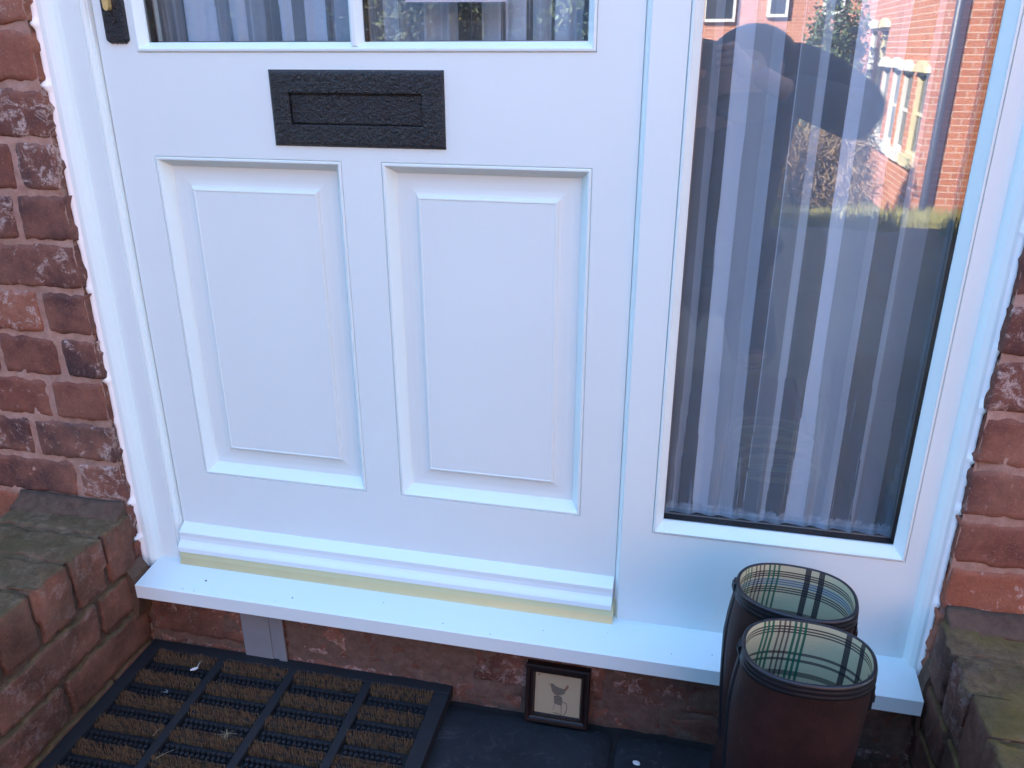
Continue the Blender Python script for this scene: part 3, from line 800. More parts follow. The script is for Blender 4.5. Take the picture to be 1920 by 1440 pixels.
pr_=fin('print',bm,M['card'],pic)
# drawing: coordinates 0..1 over the visible card, y up
CW=PS-.029
def ink(name,polys,mat_,y):
    bm=bmesh.new()
    for P in polys:
        bm.faces.new([bm.verts.new((-CW/2+u*CW,y,.0145+v*CW)) for u,v in P])
    fin(name,bm,mat_,pr_)
bird=[(.27,.735),(.33,.738),(.36,.755),(.40,.75),(.44,.71),(.52,.68),(.60,.665),(.64,.66),(.70,.765),(.735,.765),(.73,.70),(.665,.60),(.655,.55),(.58,.50),(.50,.475),(.43,.50),(.375,.57),(.35,.66),(.335,.715)]
ink('bird_drawing',[bird],M['ink'],.00405)
ink('bird_tail',[[(.66,.66),(.70,.765),(.735,.765),(.73,.705),(.69,.64)],[(.45,.475),(.47,.46),(.48,.475)]],M['inkred'],.00395)
post=[(.42,.46),(.47,.47),(.52,.44),(.60,.45),(.615,.36),(.60,.24),(.45,.27),(.43,.30)]
ink('post_drawing',[post],M['ink'],.0040)
lines=[[(.42,.465),(.56,.475),(.60,.43),(.56,.445)],[(.62,.335),(.69,.31),(.715,.22),(.69,.10),(.64,.0),(.655,.0),(.705,.10),(.728,.22),(.70,.325),(.62,.35)],[(.43,.06),(.60,.03),(.60,.015),(.43,.045)],[(.585,.24),(.60,.0),(.61,.0),(.598,.24)],[(.44,.25),(.40,.10),(.405,.10),(.45,.25)],[(.055,.93),(.11,.95),(.075,.90)]]
for L_ in lines: ink('ink_line',[L_],M['inkdark'],.0039)

# ================================================================== BOOTS
def boot(label,cx_,cy,lining,rot=0,ish=.6):
    t=thing('wellington_boot',label,'boot',(cx_,cy,-.8735),group='pair of wellington boots on the step')
    t.rotation_euler=(0,0,rot)
    H=.374; n=64
    # sections: z, centre x, half-length x, half-width y
    sec=[(H,0,.0715,.0565),(H-.02,0,.0725,.0572),(H-.05,-.002,.0745,.0575),(.29,-.004,.0750,.0570),(.24,-.004,.0735,.0545),(.19,-.006,.0690,.0500),(.15,-.010,.0625,.0450),(.12,-.012,.0580,.0420),(.10,-.006,.0640,.0420)]
    def pt(cx,a,b,th,z):
        c,s=math.cos(th),math.sin(th)
        p=2.35
        r=(abs(c)**p+abs(s)**p)**(-1/p)*(1+.022*math.sin(2*th+ish)+.012*math.sin(3*th+2*ish))
        return Vector((cx+a*r*c,b*r*s,z))
    bm=bmesh.new(); rings=[]
    for z,cx0,a,b in sec:
        rings.append([bm.verts.new(pt(cx0,a,b,2*math.pi*i/n,z)+Vector((.0012*N3((i*.3,z*20,1),1),.0012*N3((i*.3,z*20,4),1),0))) for i in range(n)])
    # foot
    foot=[(.085,.014,.088,.0435),(.065,.040,.116,.0455),(.045,.052,.130,.0475),(.028,.057,.1365,.0480),(.020,.058,.1375,.0480)]
    for z,cx0,a,b in foot: rings.append([bm.verts.new(pt(cx0,a,b,2*math.pi*i/n,z)) for i in range(n)])
    for a_,b_ in zip(rings,rings[1:]):
        for i in range(n): bm.faces.new((a_[i],b_[i],b_[(i+1)%n],a_[(i+1)%n])).smooth=True
    bmesh.ops.subdivide_edges
    sh=fin('shaft',bm,M['boot'],t)
    md=sh.modifiers.new('sub','SUBSURF'); md.levels=1; md.render_levels=2
    # sole with heel
    bm=bmesh.new()
    rr=[[bm.verts.new(pt(.058,.1400*s_,.0500*s_,2*math.pi*i/n,z)) for i in range(n)] for z,s_ in ((.021,.98),(.020,1.0),(.010,1.0),(.009,.985))]
    for a_,b_ in zip(rr,rr[1:]):
        for i in range(n): bm.faces.new((a_[i],b_[i],b_[(i+1)%n],a_[(i+1)%n]))
    bm.faces.new(rr[-1]); bm.faces.new(rr[0])
    for xa,xb in ((-.078,-.012),):
        box(bm,(xa,-.036,0),(xb,.036,.0088),0,.002)
    for k in range(6): box(bm,(.040+.023*k,-.040+.002*k,0),(.052+.023*k,.040-.002*k,.0088),0,.001)
    fin('sole',bm,M['bootblack'],t,recalc=True)
    # lining
    bm=bmesh.new(); uvl=bm.loops.layers.uv.new('UVMap'); zs=[H+.0005,H-.008,H-.02,H-.05,.29,.24,.19,.15,.12,.10]; n2=96
    def secz(z):
        for (z1,c1,a1,b1),(z2,c2,a2,b2) in zip(sec,sec[1:]):
            if z>=z2:
                k=min(1,max(0,(z1-z)/(z1-z2))); return c1+(c2-c1)*k,a1+(a2-a1)*k,b1+(b2-b1)*k
        return sec[-1][1:]
    LR=[]
    for z in zs:
        c0,a,b=secz(min(z,H)); off=.0022 if z>H-.001 else .0032
        LR.append([(bm.verts.new(pt(c0,a-off,b-off,2*math.pi*i/n2,z)),z) for i in range(n2)])
    for a_,b_ in zip(LR,LR[1:]):
        for i in range(n2):
            j=(i+1)%n2; f=bm.faces.new((a_[i][0],a_[j][0],b_[j][0],b_[i][0])); f.smooth=True
            for lp_,(u,zz) in zip(f.loops,((i/n2,a_[i][1]),((i+1)/n2,a_[j][1]),((i+1)/n2,b_[j][1]),(i/n2,b_[i][1]))): lp_[uvl].uv=(u,1-(H-zz)/.374*1.0)
    bm.faces.new([v for v,_ in LR[-1]])
    fin('lining',bm,lining,t)
    # rim binding: black band with ribs
    bm=bmesh.new(); prof=[(-.0026,.0),(-.0022,.0010),(-.0010,.0014),(.0006,.0012),(.0018,-.0004),(.0022,-.003),(.0015,-.0045),(.0023,-.006),(.0023,-.0095),(.0015,-.0110),(.0023,-.0125),(.0023,-.0160),(.0006,-.0180)]
    RR=[]
    for off,dz in prof:
        c0,a,b=secz(H+min(0,dz)); RR.append([bm.verts.new(pt(c0,a+off,b+off,2*math.pi*i/n2,H+dz)) for i in range(n2)])
    for a_,b_ in zip(RR,RR[1:]):
        for i in range(n2): bm.faces.new((a_[i],b_[i],b_[(i+1)%n2],a_[(i+1)%n2])).smooth=True
    fin('rim_band',bm,M['bootblack'],t)
    # heel spine strap down the back (-x)
    bm=bmesh.new(); rows_=[]
    for k in range(31):
        z=H-.002-(H-.11)*k/30; c0,a,b=secz(z); row=[]
        for s_,o_ in ((-.0095,-.0030),(-.0070,.0016),(-.002,.0022),(0,.0036),(.002,.0022),(.0070,.0016),(.0095,-.0030)):
            th=math.pi+s_/ (b*1.0); p=pt(c0,a+o_+(.003 if k<2 else 0),b+o_,th,z); p.y*=1.0; row.append(bm.verts.new(p))
        rows_.append(row)
    for a_,b_ in zip(rows_,rows_[1:]):
        for i in range(6): bm.faces.new((a_[i],a_[i+1],b_[i+1],b_[i])).smooth=True
    bm.faces.new(rows_[0])
    fin('heel_spine',bm,M['bootblack'],t)
    # buckle tab at the front (+x)
    bm=bmesh.new(); c0,a,b=secz(H-.035)
    box(bm,(c0+a-.002,-.011,H-.060),(c0+a+.0035,.011,H-.024),0,.0012); box(bm,(c0+a+.0032,-.008,H-.050),(c0+a+.0060,.008,H-.040),0,.0008)
    fin('side_buckle',bm,M['bootblack'],t)
    return t
boot('burgundy wellington boot with black rim and plaid lining, nearer the camera',.9485,-.2800,M['plaid_front'],R_(-2))
boot('burgundy wellington boot with blue striped plaid lining, the rear one nearest the window',.9475,-.1625,M['plaid_rear'],R_(-6),2.3)

# ================================================================== small litter
def blade_bm(bm,p,d,L,w,seg=4,curl=.3):
    p=Vector(p); d=Vector(d).normalized(); s=d.cross(Z).normalized() if abs(d.z)<.99 else X
    prev=None
    for k in range(seg+1):
        t=k/seg; q=p+d*(L*t)+Z*(-curl*L*t*t); ww=w*(1-t*.7)
        a=bm.verts.new(q-s*ww); b=bm.verts.new(q+s*ww)
        if prev: bm.faces.new((prev[0],prev[1],b,a))
        prev=(a,b)
def wisp(name,label,cat,loc,n,L,w,mat_,spread=6.28,seed=1,elev=.3,group=None):
    rnd=random.Random(seed); bm=bmesh.new(); a0=rnd.uniform(0,6.28)
    for i in range(n):
        a=a0+rnd.uniform(-spread/2,spread/2)
        blade_bm(bm,(rnd.uniform(-.002,.002),rnd.uniform(-.002,.002),0),(math.cos(a),math.sin(a),rnd.uniform(.02,elev)),L*rnd.uniform(.5,1),w)
    bmesh.ops.solidify(bm,geom=bm.faces,thickness=.0004)
    o=fin(name,bm,mat_); o.location=loc; return tag(o,label,cat,group)
ZM=-.8525
wisp('straw_tuft','small tuft of dry straw caught on the middle of the mat','straw',(.128,-.232,ZM),22,.020,.0004,M['straw'],seed=4,elev=.9)
wisp('straw','single bent stalk of dry straw lying across the mat','straw',(.020,-.262,ZM+.002),2,.036,.0006,M['straw'],.4,seed=8,elev=.1)
wisp('straw','thin dry grass stalk on the near edge of the mat','straw',(.050,-.30,ZM+.003),1,.045,.0006,M['straw'],.1,seed=21,elev=.1)
wisp('straw','short dry grass fibres on the left divider of the mat','straw',(-.018,-.170,ZM),4,.016,.0004,M['husk'],1.5,seed=12,elev=.3)
bm=bmesh.new()
bmesh.ops.create_uvsphere(bm,u_segments=10,v_segments=6,radius=.005,matrix=Matrix.Diagonal((1.5,.6,.4,1)))
blade_bm(bm,(.005,0,.001),(.6,.8,.5),.016,.0006)
o=fin('seed_husk',bm,M['husk'],smooth=True); o.location=(-.004,-.112,ZM+.001); o.rotation_euler=(0,0,.7); tag(o,'pale feathery seed husk on the mat near its back edge','seed husk')
bm=bmesh.new()
bmesh.ops.create_icosphere(bm,subdivisions=3,radius=.0062,matrix=Matrix.Diagonal((1,.85,.18,1)))
for v in bm.verts: v.co*=1+.25*N3(v.co,260,1)
o=fin('lichen_blob',bm,M['husk']); o.location=(.7605,-.128,-.8745); tag(o,'round pale blob stuck to the dark slab between picture and boots','lichen')
rnd=random.Random(5)
for i,(x,y) in enumerate(((.0085,-.058),(-.02,-.083),(.001,-.084),(.175,-.068),(.33,-.05),(.44,-.075),(.60,-.06),(.80,-.07),(.70,-.045),(.15,-.08),(.52,-.083),(.86,-.06))):
    bm=bmesh.new(); r=(.0017 if i in (0,3) else .0007)*rnd.uniform(.8,1.3)
    bmesh.ops.create_icosphere(bm,subdivisions=1,radius=r,matrix=Matrix.Diagonal((1.6,.8,.35,1)))
    o=fin('leaf_speck',bm,M['speck']); o.location=(x,y,-.7000-(-.022-y)*.125+r*.25); o.rotation_euler=(0,0,rnd.uniform(0,3))
    tag(o,'tiny dark speck of leaf litter on the white sill','debris','dark specks scattered on the sill')
bm=bmesh.new(); bmesh.ops.create_icosphere(bm,subdivisions=1,radius=.0022,matrix=Matrix.Diagonal((1.2,.7,.6,1)))
o=fin('leaf_speck',bm,M['speck']); o.location=(.926,-.004,-.5245); tag(o,'dark speck on the bead below the side window glass','debris')

# ================================================================== THE PLACE BEHIND THE CAMERA (seen in the glass)
def wallx(bm,x,y0,y1,z0,z1,holes,dep,mi=0):
    # wall face looking to -x with recessed openings (ya,yb,za,zb)
    ys=sorted({y0,y1}|{h[0] for h in holes}|{h[1] for h in holes}); zs=sorted({z0,z1}|{h[2] for h in holes}|{h[3] for h in holes})
    for a,b in zip(ys,ys[1:]):
        for c,d in zip(zs,zs[1:]):
            my,mz=(a+b)/2,(c+d)/2
            if any(h[0]<my<h[1] and h[2]<mz<h[3] for h in holes): continue
            quad(bm,((x,b,c),(x,a,c),(x,a,d),(x,b,d)),mi)
    for ya,yb,za,zb in holes:
        for P in (((x,ya,za),(x+dep,ya,za),(x+dep,ya,zb),(x,ya,zb)),((x,yb,za),(x,yb,zb),(x+dep,yb,zb),(x+dep,yb,za)),((x,ya,zb),(x+dep,ya,zb),(x+dep,yb,zb),(x,yb,zb)),((x,ya,za),(x,yb,za),(x+dep,yb,za),(x+dep,ya,za))): quad(bm,P,mi)
nb=thing('brick_house','sunlit red brick neighbouring house with white window surrounds, mirrored in the side window','house',(6,-12,-2))
def npart(name,bm,m,p=None,**k):
    o=fin(name,bm,m,p or nb,**k)
    if not p: o.matrix_parent_inverse=Matrix.Translation(-nb.location)
    return o
XW=3.27
wins=[]
for k,(yc,zt,h) in enumerate(((-9.98,-.12,.95),(-10.75,-.12,.95),(-11.45,-.10,.95),(-12.2,-.10,.95),(-12.75,.42,.95),(-13.6,.42,.95))): wins.append((yc-.27,yc+.27,zt-h,zt))
bm=bmesh.new(); wallx(bm,XW,-14.3,-9.5,-2.6,5.5,wins,.09)
quad(bm,((XW,-9.5,-2.6),(9,-9.5,-2.6),(9,-9.5,5.5),(XW,-9.5,5.5))); quad(bm,((9,-9.5,-2.6),(9,-14.3,-2.6),(9,-14.3,5.5),(9,-9.5,5.5))); quad(bm,((XW,-14.3,-2.6),(XW,-14.3,5.5),(9,-14.3,5.5),(9,-14.3,-2.6))); quad(bm,((XW,-9.5,5.5),(9,-9.5,5.5),(9,-14.3,5.5),(XW,-14.3,5.5)))
npart('wall',bm,M['farbrick'])
bm=bmesh.new(); extrude_profile(bm,[(-9.1,5.5),(-11.9,7.4),(-14.7,5.5)],'x',XW-.2,9.2); npart('roof',bm,M['slatetile'],recalc=True)
for i,(ya,yb,za,zb) in enumerate(wins):
    cm_=M['wincream'] if i in (0,4) else M['winwhite']
    bm=bmesh.new(); f=.04
    box(bm,(XW+.008,ya+.001,za+.001),(XW+.085,ya+f,zb-.001)); box(bm,(XW+.008,yb-f,za+.001),(XW+.085,yb-.001,zb-.001)); box(bm,(XW+.008,ya+f,zb-f),(XW+.085,yb-f,zb-.001)); box(bm,(XW+.008,ya+f,za+.001),(XW+.085,yb-f,za+f)); box(bm,(XW+.035,ya+f,(za+zb)/2-.02),(XW+.055,yb-f,(za+zb)/2+.02))
    wn_=npart('window',bm,cm_)
    bm=bmesh.new(); box(bm,(XW+.056,ya+f,za+f),(XW+.066,yb-f,zb-f)); o=fin('pane',bm,M['darkglass'],wn_)
    bm=bmesh.new(); box(bm,(XW-.06,ya-.03,za-.13),(XW+.08,yb+.06,za-.001)); fin('window_sill',bm,cm_,wn_)
    bm=bmesh.new(); yc=(ya+yb)/2
    P=[(ya-.06,zb+.001),(yb+.06,zb+.001),(yb+.0,zb+.07),(yc,zb+.13),(ya-.0,zb+.07)]
    A=[bm.verts.new((XW-.07,a,b)) for a,b in P]; B=[bm.verts.new((XW+.1,a,b)) for a,b in P]
    for q in range(5): bm.faces.new((A[q],A[(q+1)%5],B[(q+1)%5],B[q]))
    bm.faces.new(A); bm.faces.new(B); bmesh.ops.recalc_face_normals(bm,faces=bm.faces); fin('lintel',bm,cm_,wn_)
bm=bmesh.new(); lathe(bm,[(.045,0),(.045,7)],(XW+.12,-9.43,-2),axis='z',n=12); npart('drain_pipe',bm,M['pipe'])
# far house and outbuilding
fh=thing('brick_house','distant orange brick house behind the garden, mirrored at the top of the side window','house',(1.5,-24,-2))
bm=bmesh.new(); box(bm,(-2.2,-28,-2.6),(4.6,-22,5)); o=fin('wall',bm,M['farbrick'],fh); o.matrix_parent_inverse=Matrix.Translation(-fh.location)
bm=bmesh.new(); extrude_profile(bm,[(-21.6,5),(-25,7.2),(-28.4,5)],'x',-2.5,4.9); o=fin('roof',bm,M['tile'],fh,recalc=True); o.matrix_parent_inverse=Matrix.Translation(-fh.location)
for x,z,w,h in ((.55,.75,.8,1.1),(2.1,.85,.5,1.1),(3.4,.9,.5,1.1)):
    bm=bmesh.new(); box(bm,(x,-21.99,z),(x+w,-21.90,z+h)); wn_=fin('window',bm,M['winwhite'],fh); wn_.matrix_parent_inverse=Matrix.Translation(-fh.location)
    bm=bmesh.new(); box(bm,(x+.08,-21.899,z+.08),(x+w-.08,-21.890,z+h-.08)); fin('pane',bm,M['darkglass'],wn_)
ob=thing('shed','brown tiled outbuilding roof behind the bushes, mirrored in the side window','outbuilding',(3,-17,-2))
bm=bmesh.new(); box(bm,(2.35,-18,-2.6),(3.9,-16,-.45)); o=fin('wall',bm,M['farbrick'],ob); o.matrix_parent_inverse=Matrix.Translation(-ob.location)
bm=bmesh.new(); 
A=[bm.verts.new(p) for p in ((2.15,-15.9,-.55),(3.95,-15.9,.70),(3.95,-15.9,.82),(2.15,-15.9,-.43))]; B=[bm.verts.new((v.co.x,-18.2,v.co.z)) for v in A]
for q in range(4): bm.faces.new((A[q],A[(q+1)%4],B[(q+1)%4],B[q]))
bm.faces.new(A); bm.faces.new(B); o=fin('roof',bm,M['tile'],ob,recalc=True); o.matrix_parent_inverse=Matrix.Translation(-ob.location)
# wooded hill added behind the garden to dim the sky mirrored in the panes
bm=bmesh.new(); n=40; m=14; G=[[bm.verts.new((-75+90*i/n,-34-30*j/m,-2.6+(2.2+5.5*math.sin(math.pi*min(1,(i+.5)/n*.93))*min(1,j/m*1.4))*(j/m)**.6*1.3+.8*noise.noise(Vector((i*.4,j*.5,0))))) for i in range(n+1)] for j in range(m+1)]
for j in range(m):
    for i in range(n): bm.faces.new((G[j][i],G[j+1][i],G[j+1][i+1],G[j][i+1])).smooth=True
tag(fin('backdrop_hill',bm,M['backdrop_hill']),kind='structure')
# bushes
def bush(name,label,loc,rx,ry,rz,n,leaf,mat_,seed,stems=6,cat='bush',twiggy=False,group=None):
    t=thing(name,label,cat,loc,group); rnd=random.Random(seed); bm=bmesh.new()
    cl=[Vector((rnd.uniform(-1,1)*rx*.7,rnd.uniform(-1,1)*ry*.7,rz*(.35+rnd.uniform(0,1.25)*.75))) for _ in range(14)]
    for i in range(n):
        c=rnd.choice(cl); d=Vector((rnd.gauss(0,1),rnd.gauss(0,1),rnd.gauss(0,1))).normalized()*rnd.uniform(.35,1)
        p=c+Vector((d.x*rx*.42,d.y*ry*.42,d.z*rz*.42)); 
        if p.z<.02: p.z=.02+rnd.random()*.2
        a=Vector((rnd.gauss(0,1),rnd.gauss(0,1),rnd.gauss(0,1))).normalized(); b=a.orthogonal().normalized()
        if twiggy: l=leaf*rnd.uniform(2,7); w=.006; 
        else: l=leaf*rnd.uniform(.6,1.2); w=l*.35
        bm.faces.new([bm.verts.new(q) for q in (p-a*l*.5,p+b*w,p+a*l*.5,p-b*w)])
    fin('foliage',bm,mat_,t)
    bm=bmesh.new()
    for i in range(stems):
        c=rnd.choice(cl); base=Vector((rnd.uniform(-.15,.15),rnd.uniform(-.15,.15),0)); ax=(c-base); s=ax.orthogonal().normalized()*.025; s2=ax.cross(s).normalized()*.025
        A=[bm.verts.new(base+q) for q in (s,s2,-s,-s2)]; B=[bm.verts.new(c+q*.35) for q in (s,s2,-s,-s2)]
        for k in range(4): bm.faces.new((A[k],A[(k+1)%4],B[(k+1)%4],B[k]))
    fin('stem',bm,M['bark'],t)
bush('bush','leafy green bush in front of the outbuilding, mirrored in the side window',(2.62,-12.8,gz(2.6,-12.8)),.55,.6,1.75,9000,.07,M['leaf'],3)
bush('bramble','brown tangled dry bramble in the garden, mirrored below the elbow of the person',(2.0,-9.3,gz(2,-9.3)),.75,.6,.85,5200,.05,M['twig'],5,cat='bramble',twiggy=True)
bush('bush','tall yellowing hedge bush across the garden, mirrored in the upper door panes',(-1.9,-8.2,gz(-1.7,-8.2)),.85,.6,2.1,16000,.06,M['leafy'],8)
bush('bush','dark green bush to the left of the yellowing one, mirrored in the left door pane',(-3.9,-8.6,gz(-3.9,-8.6)),.9,.6,2.0,9000,.08,M['leaf'],11)
bush('tree','broad dark tree behind the yellowing bush, mirrored in the upper door panes',(-4.0,-15,gz(-4,-15)),3.6,1.2,4.6,26000,.16,M['leaf'],17,stems=10,cat='tree')
bush('tree','tall dark evergreen added left of the doorstep to block bright sky, mirrored at the edge of the left door pane',(-4.5,-6.3,gz(-5,-6)),2.1,1.6,3.1,26000,.13,M['leaf'],23,stems=8,cat='tree')  # added to cut sky light and the mirrored sky on the left
wg=thing('brick_house','unseen sunlit brick wing added right of the doorstep to bounce warm light on the white paint','bounce block',(7.5,-5,-1))  # added out of view: bounces warm light and blocks sky on the right
bm=bmesh.new(); box(bm,(6.6,-8.9,-2.2),(10,-2.0,4.2)); o=fin('wall',bm,M['bouncebrick'],wg); o.matrix_parent_inverse=Matrix.Translation(-wg.location)
bm=bmesh.new(); extrude_profile(bm,[(-9.1,4.2),(-5.4,5.6),(-1.8,4.2)],'x',6.4,10.2); o=fin('roof',bm,M['slatetile'],wg,recalc=True); o.matrix_parent_inverse=Matrix.Translation(-wg.location)
hd=thing('hedge','clipped dark hedge added left of the garden path to block sky light, mirrored in the left door pane','hedge',(-2.9,-3.4,-.95))  # occluder added to cut sky light on the left-facing mouldings
rnd=random.Random(41); bm=bmesh.new()
for i in range(42000):
    x=rnd.gauss(0,.33); x=max(-.6,min(.6,x)); y=rnd.uniform(-3.1,2.6); zt=3.25+.25*noise.noise(Vector((x*2,y*1.1,0)))
    z=zt*(1-rnd.random()**1.6) if rnd.random()<.75 else rnd.uniform(0,zt); xx=x+(.25 if rnd.random()<.5 else -.25)*(1 if z<zt-.3 else .3)
    p=Vector((xx+.18*noise.noise(Vector((y*1.5,z*1.5,2))),y,z)); a=Vector((rnd.gauss(0,1),rnd.gauss(0,1),rnd.gauss(0,1))).normalized(); b=a.orthogonal().normalized(); l=rnd.uniform(.05,.10)
    bm.faces.new([bm.verts.new(q) for q in (p-a*l*.5,p+b*l*.33,p+a*l*.5,p-b*l*.33)])
fin('foliage',bm,M['leaf'],hd)
bm=bmesh.new()
for k in range(9): lathe(bm,[(.05,0),(.035,1.2),(.015,2.3)],(.05*(-1)**k,-2.8+.65*k,0),axis='z',n=7)
fin('stem',bm,M['bark'],hd)
# long sunlit grass at the foot of the neighbour's wall: one mass
bm=bmesh.new(); rnd=random.Random(2)
for i in range(15000):
    x=rnd.uniform(.6,4.6); y=rnd.uniform(-9.45,-6.5)
    if noise.noise(Vector((x*1.6,y*1.6,0)))<-.22: continue
    h=rnd.uniform(.05,.22)*(1.3 if y<-8.6 else .8); a=rnd.uniform(0,6.28); l=rnd.uniform(0,.10); w=.005
    z=gz(x,y); bm.faces.new([bm.verts.new(p) for p in ((x-w,y,z),(x+w,y,z),(x+w*.4+math.cos(a)*l,y+math.sin(a)*l,z+h),(x-w*.4+math.cos(a)*l,y+math.sin(a)*l,z+h))])
tag(fin('long_grass',bm,M['blade']),'long dry sunlit grass at the foot of the neighbouring wall','grass',kind='stuff')

# ================================================================== PERSON taking the photograph (mirrored in the side window)
def skin(name,verts,edges,radii,mat_,parent=None,sub=2,root=0):
    me=bpy.data.meshes.new(name); me.from_pydata([Vector(v) for v in verts],edges,[]); me.update()
    o=link(name,me,parent,[mat_])
    md=o.modifiers.new('skin','SKIN'); md.use_smooth_shade=True
    for i,sv in enumerate(me.skin_vertices[0].data):
        r=radii[i]; sv.radius=r if isinstance(r,tuple) else (r,r); sv.use_root=(i==root)
    s=o.modifiers.new('sub','SUBSURF'); s.levels=1; s.render_levels=sub
    return o
per=thing('person','kneeling person in a dark navy jacket holding up a phone, mirrored in the glass','person',(.88,-1.6,-.875))
def pp(o): o.parent=per; o.matrix_parent_inverse=Matrix.Translation(-per.location); return o
# skeleton: kneeling figure facing +y
J=dict(pel=(.86,-1.66,-.50),sp=(.86,-1.62,-.33),ch=(.875,-1.54,-.10),nk=(.875,-1.48,.02),hd=(.875,-1.42,.07),ht=(.875,-1.41,.155),
 sR=(1.005,-1.50,.105),eR=(1.232,-1.37,-.040),wR=(.955,-1.175,.055),hR=(.905,-1.145,.085),
 sL=(.76,-1.50,.08),eL=(.565,-1.37,-.13),wL=(.635,-1.18,.045),hL=(.66,-1.145,.085),
 kR=(1.00,-1.42,-.77),aR=(.99,-1.86,-.80),tR=(.99,-1.93,-.85),kL=(.70,-1.32,-.52),aL=(.68,-1.38,-.84),tL=(.68,-1.22,-.855),hipR=(.95,-1.66,-.54),hipL=(.77,-1.64,-.54))
def chain(names,rad): return [J[n] for n in names],rad
names=['pel','sp','ch','nk','hd','ht','sR','eR','wR','hR','sL','eL','wL','hL','hipR','kR','aR','tR','hipL','kL','aL','tL']
idx={n:i for i,n in enumerate(names)}
E=[('pel','sp'),('sp','ch'),('ch','nk'),('nk','hd'),('hd','ht'),('ch','sR'),('sR','eR'),('eR','wR'),('wR','hR'),('ch','sL'),('sL','eL'),('eL','wL'),('wL','hL'),('pel','hipR'),('hipR','kR'),('kR','aR'),('aR','tR'),('pel','hipL'),('hipL','kL'),('kL','aL'),('aL','tL')]
rad=dict(pel=.13,sp=.12,ch=.13,nk=.052,hd=.078,ht=.070,sR=.062,eR=.045,wR=.028,hR=.030,sL=.062,eL=.045,wL=.028,hL=.030,hipR=.085,kR=.062,aR=.042,tR=.035,hipL=.085,kL=.062,aL=.042,tL=.035)
body=pp(skin('body',[J[n] for n in names],[(idx[a],idx[b]) for a,b in E],[rad[n] for n in names],M['skin']))
# jacket with padded sleeves
jn=['sp0','sp','ch','nk0','sR','mR','eR','fR','sL','mL','eL','fL']
def mid(a,b,t): return tuple(Vector(J[a]).lerp(Vector(J[b]),t))
JP=dict(sp0=(.86,-1.65,-.46),sp=J['sp'],ch=J['ch'],nk0=(.885,-1.49,.045),sR=J['sR'],mR=(1.118,-1.435,.035),eR=J['eR'],fR=mid('eR','wR',.96),sL=J['sL'],mL=mid('sL','eL',.5),eL=J['eL'],fL=mid('eL','wL',.96))
ji={n:i for i,n in enumerate(jn)}
JE=[('sp0','sp'),('sp','ch'),('ch','nk0'),('ch','sR'),('sR','mR'),('mR','eR'),('eR','fR'),('ch','sL'),('sL','mL'),('mL','eL'),('eL','fL')]
jr_=dict(sp0=.165,sp=.165,ch=.175,nk0=.125,sR=.105,mR=.092,eR=.080,fR=.048,sL=.090,mL=.080,eL=.074,fL=.048)
pp(skin('jacket',[JP[n] for n in jn],[(ji[a],ji[b]) for a,b in JE],[jr_[n] for n in jn],M['jacket'],root=1))
tn=['a','hR','kR','aR','hL','kL','aL']; TP=dict(a=J['pel'],hR=J['hipR'],kR=J['kR'],aR=mid('kR','aR',.85),hL=J['hipL'],kL=J['kL'],aL=mid('kL','aL',.85)); ti={n:i for i,n in enumerate(tn)}
pp(skin('trousers',[TP[n] for n in tn],[(ti[a],ti[b]) for a,b in (('a','hR'),('hR','kR'),('kR','aR'),('a','hL'),('hL','kL'),('kL','aL'))],[.15,.10,.078,.055,.10,.078,.055],M['trouser']))
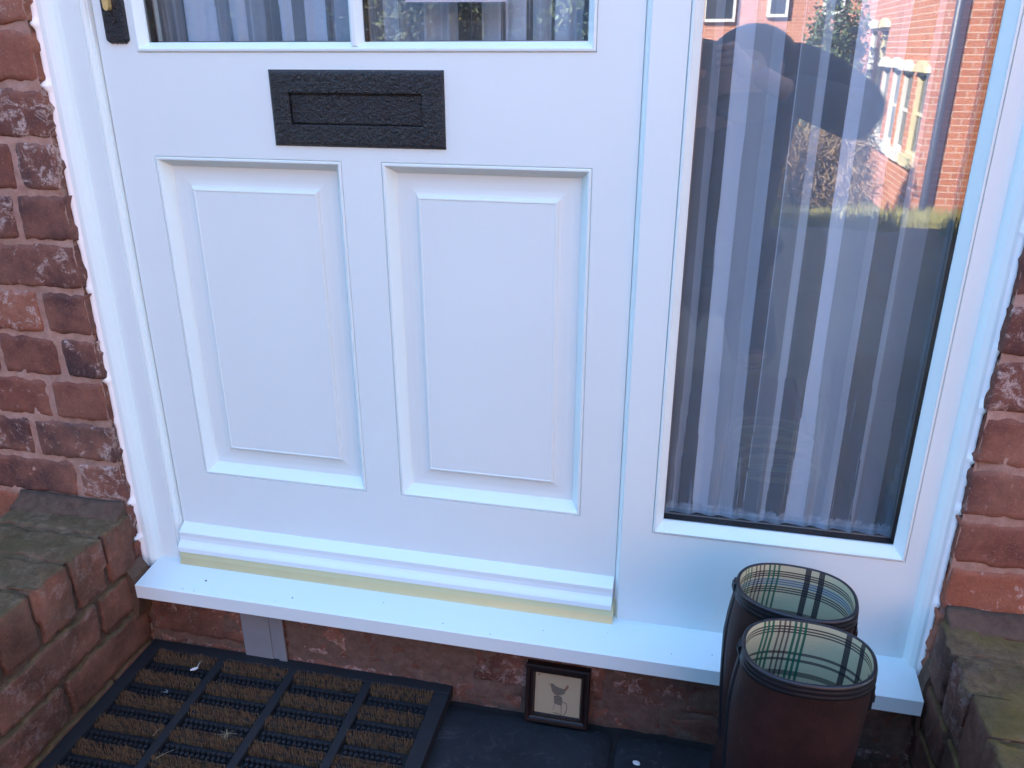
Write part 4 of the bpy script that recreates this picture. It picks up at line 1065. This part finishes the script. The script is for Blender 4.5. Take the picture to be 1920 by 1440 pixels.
# head details
bm=bmesh.new(); bmesh.ops.create_uvsphere(bm,u_segments=24,v_segments=16,radius=1,matrix=Matrix.Translation((.905,-1.46,.070))@Matrix.Diagonal((.140,.125,.140,1)))
for v in list(bm.verts):
    if v.co.y>-1.385 and v.co.z<.165: v.co.y=-1.40
pp(fin('hair',bm,M['hair'],smooth=True))
for sx in (-1,1):
    bm=bmesh.new(); bmesh.ops.create_uvsphere(bm,u_segments=10,v_segments=8,radius=.011,matrix=Matrix.Translation((.875+sx*.030,-1.345,.105))); pp(fin('eye',bm,M['eye'],smooth=True))
    bm=bmesh.new(); bmesh.ops.create_uvsphere(bm,u_segments=10,v_segments=8,radius=1,matrix=Matrix.Translation((.875+sx*.105,-1.41,.09))@Matrix.Diagonal((.010,.018,.030,1))); pp(fin('ear',bm,M['skin'],smooth=True))
bm=bmesh.new(); bmesh.ops.create_cone(bm,cap_ends=True,segments=10,radius1=.016,radius2=.006,depth=.045,matrix=Matrix.Translation((.875,-1.335,.080))); pp(fin('nose',bm,M['skin'],smooth=True))
bm=bmesh.new(); bmesh.ops.create_uvsphere(bm,u_segments=10,v_segments=6,radius=1,matrix=Matrix.Translation((.875,-1.343,.045))@Matrix.Diagonal((.024,.008,.006,1))); pp(fin('mouth',bm,M['skin'],smooth=True))
# phone held in landscape just behind the lens
ph=tag(None or bpy.data.objects.new('phone',None),'black phone held up by the kneeling person, mirrored in the side window','phone'); COL.objects.link(ph)
ph.matrix_world=Matrix.Translation(cam.location if False else Vector((.780534,-1.092418,.144921)))@Rm.to_4x4()
bm=bmesh.new(); box(bm,(-.115,-.058,.0075),(.025,.012,.0155),0,.003); fin('case',bm,M['phone'],ph)
bm=bmesh.new(); lathe(bm,[(.006,.0074),(.006,.0062),(.005,.0060),(.0049,.0066)],(0,0,0),axis='z'); fin('lens',bm,M['darkglass'],ph)
# fingers: each its own chain rooted in the palm
Mp=ph.matrix_world.copy()
def hand(side):
    V=[];Ed=[];Rr=[]
    def add(p,r): V.append(tuple(Mp@Vector(p))); Rr.append(r); return len(V)-1
    sx=.038 if side>0 else -.128; d=1 if side>0 else -1
    w=add((sx+d*.050,-.085,.045),.024); pm=add((sx+d*.030,-.040,.030),.024); Ed.append((w,pm))
    for k in range(4):
        yb=-.058+.019*k; L=(.9,1.05,1.1,1.0)[k]
        a=add((sx+d*.016,yb,.026),.0095); b=add((sx+d*.004,yb+.003,.004-.001*k),.0085); c=add((sx-d*.010*L,yb+.004,.0005),.0078); e=add((sx-d*.020*L,yb+.002,.001),.0070)
        Ed+= [(pm,a),(a,b),(b,c),(c,e)]
    a=add((sx+d*.010,-.052,.036),.0115); b=add((sx-d*.014,-.040,.027),.0100); c=add((sx-d*.032,-.026,.0235),.0088)
    Ed+=[(pm,a),(a,b),(b,c)]
    o=skin('hand',V,Ed,Rr,M['skin'],sub=2); pp(o)
hand(1); hand(-1)
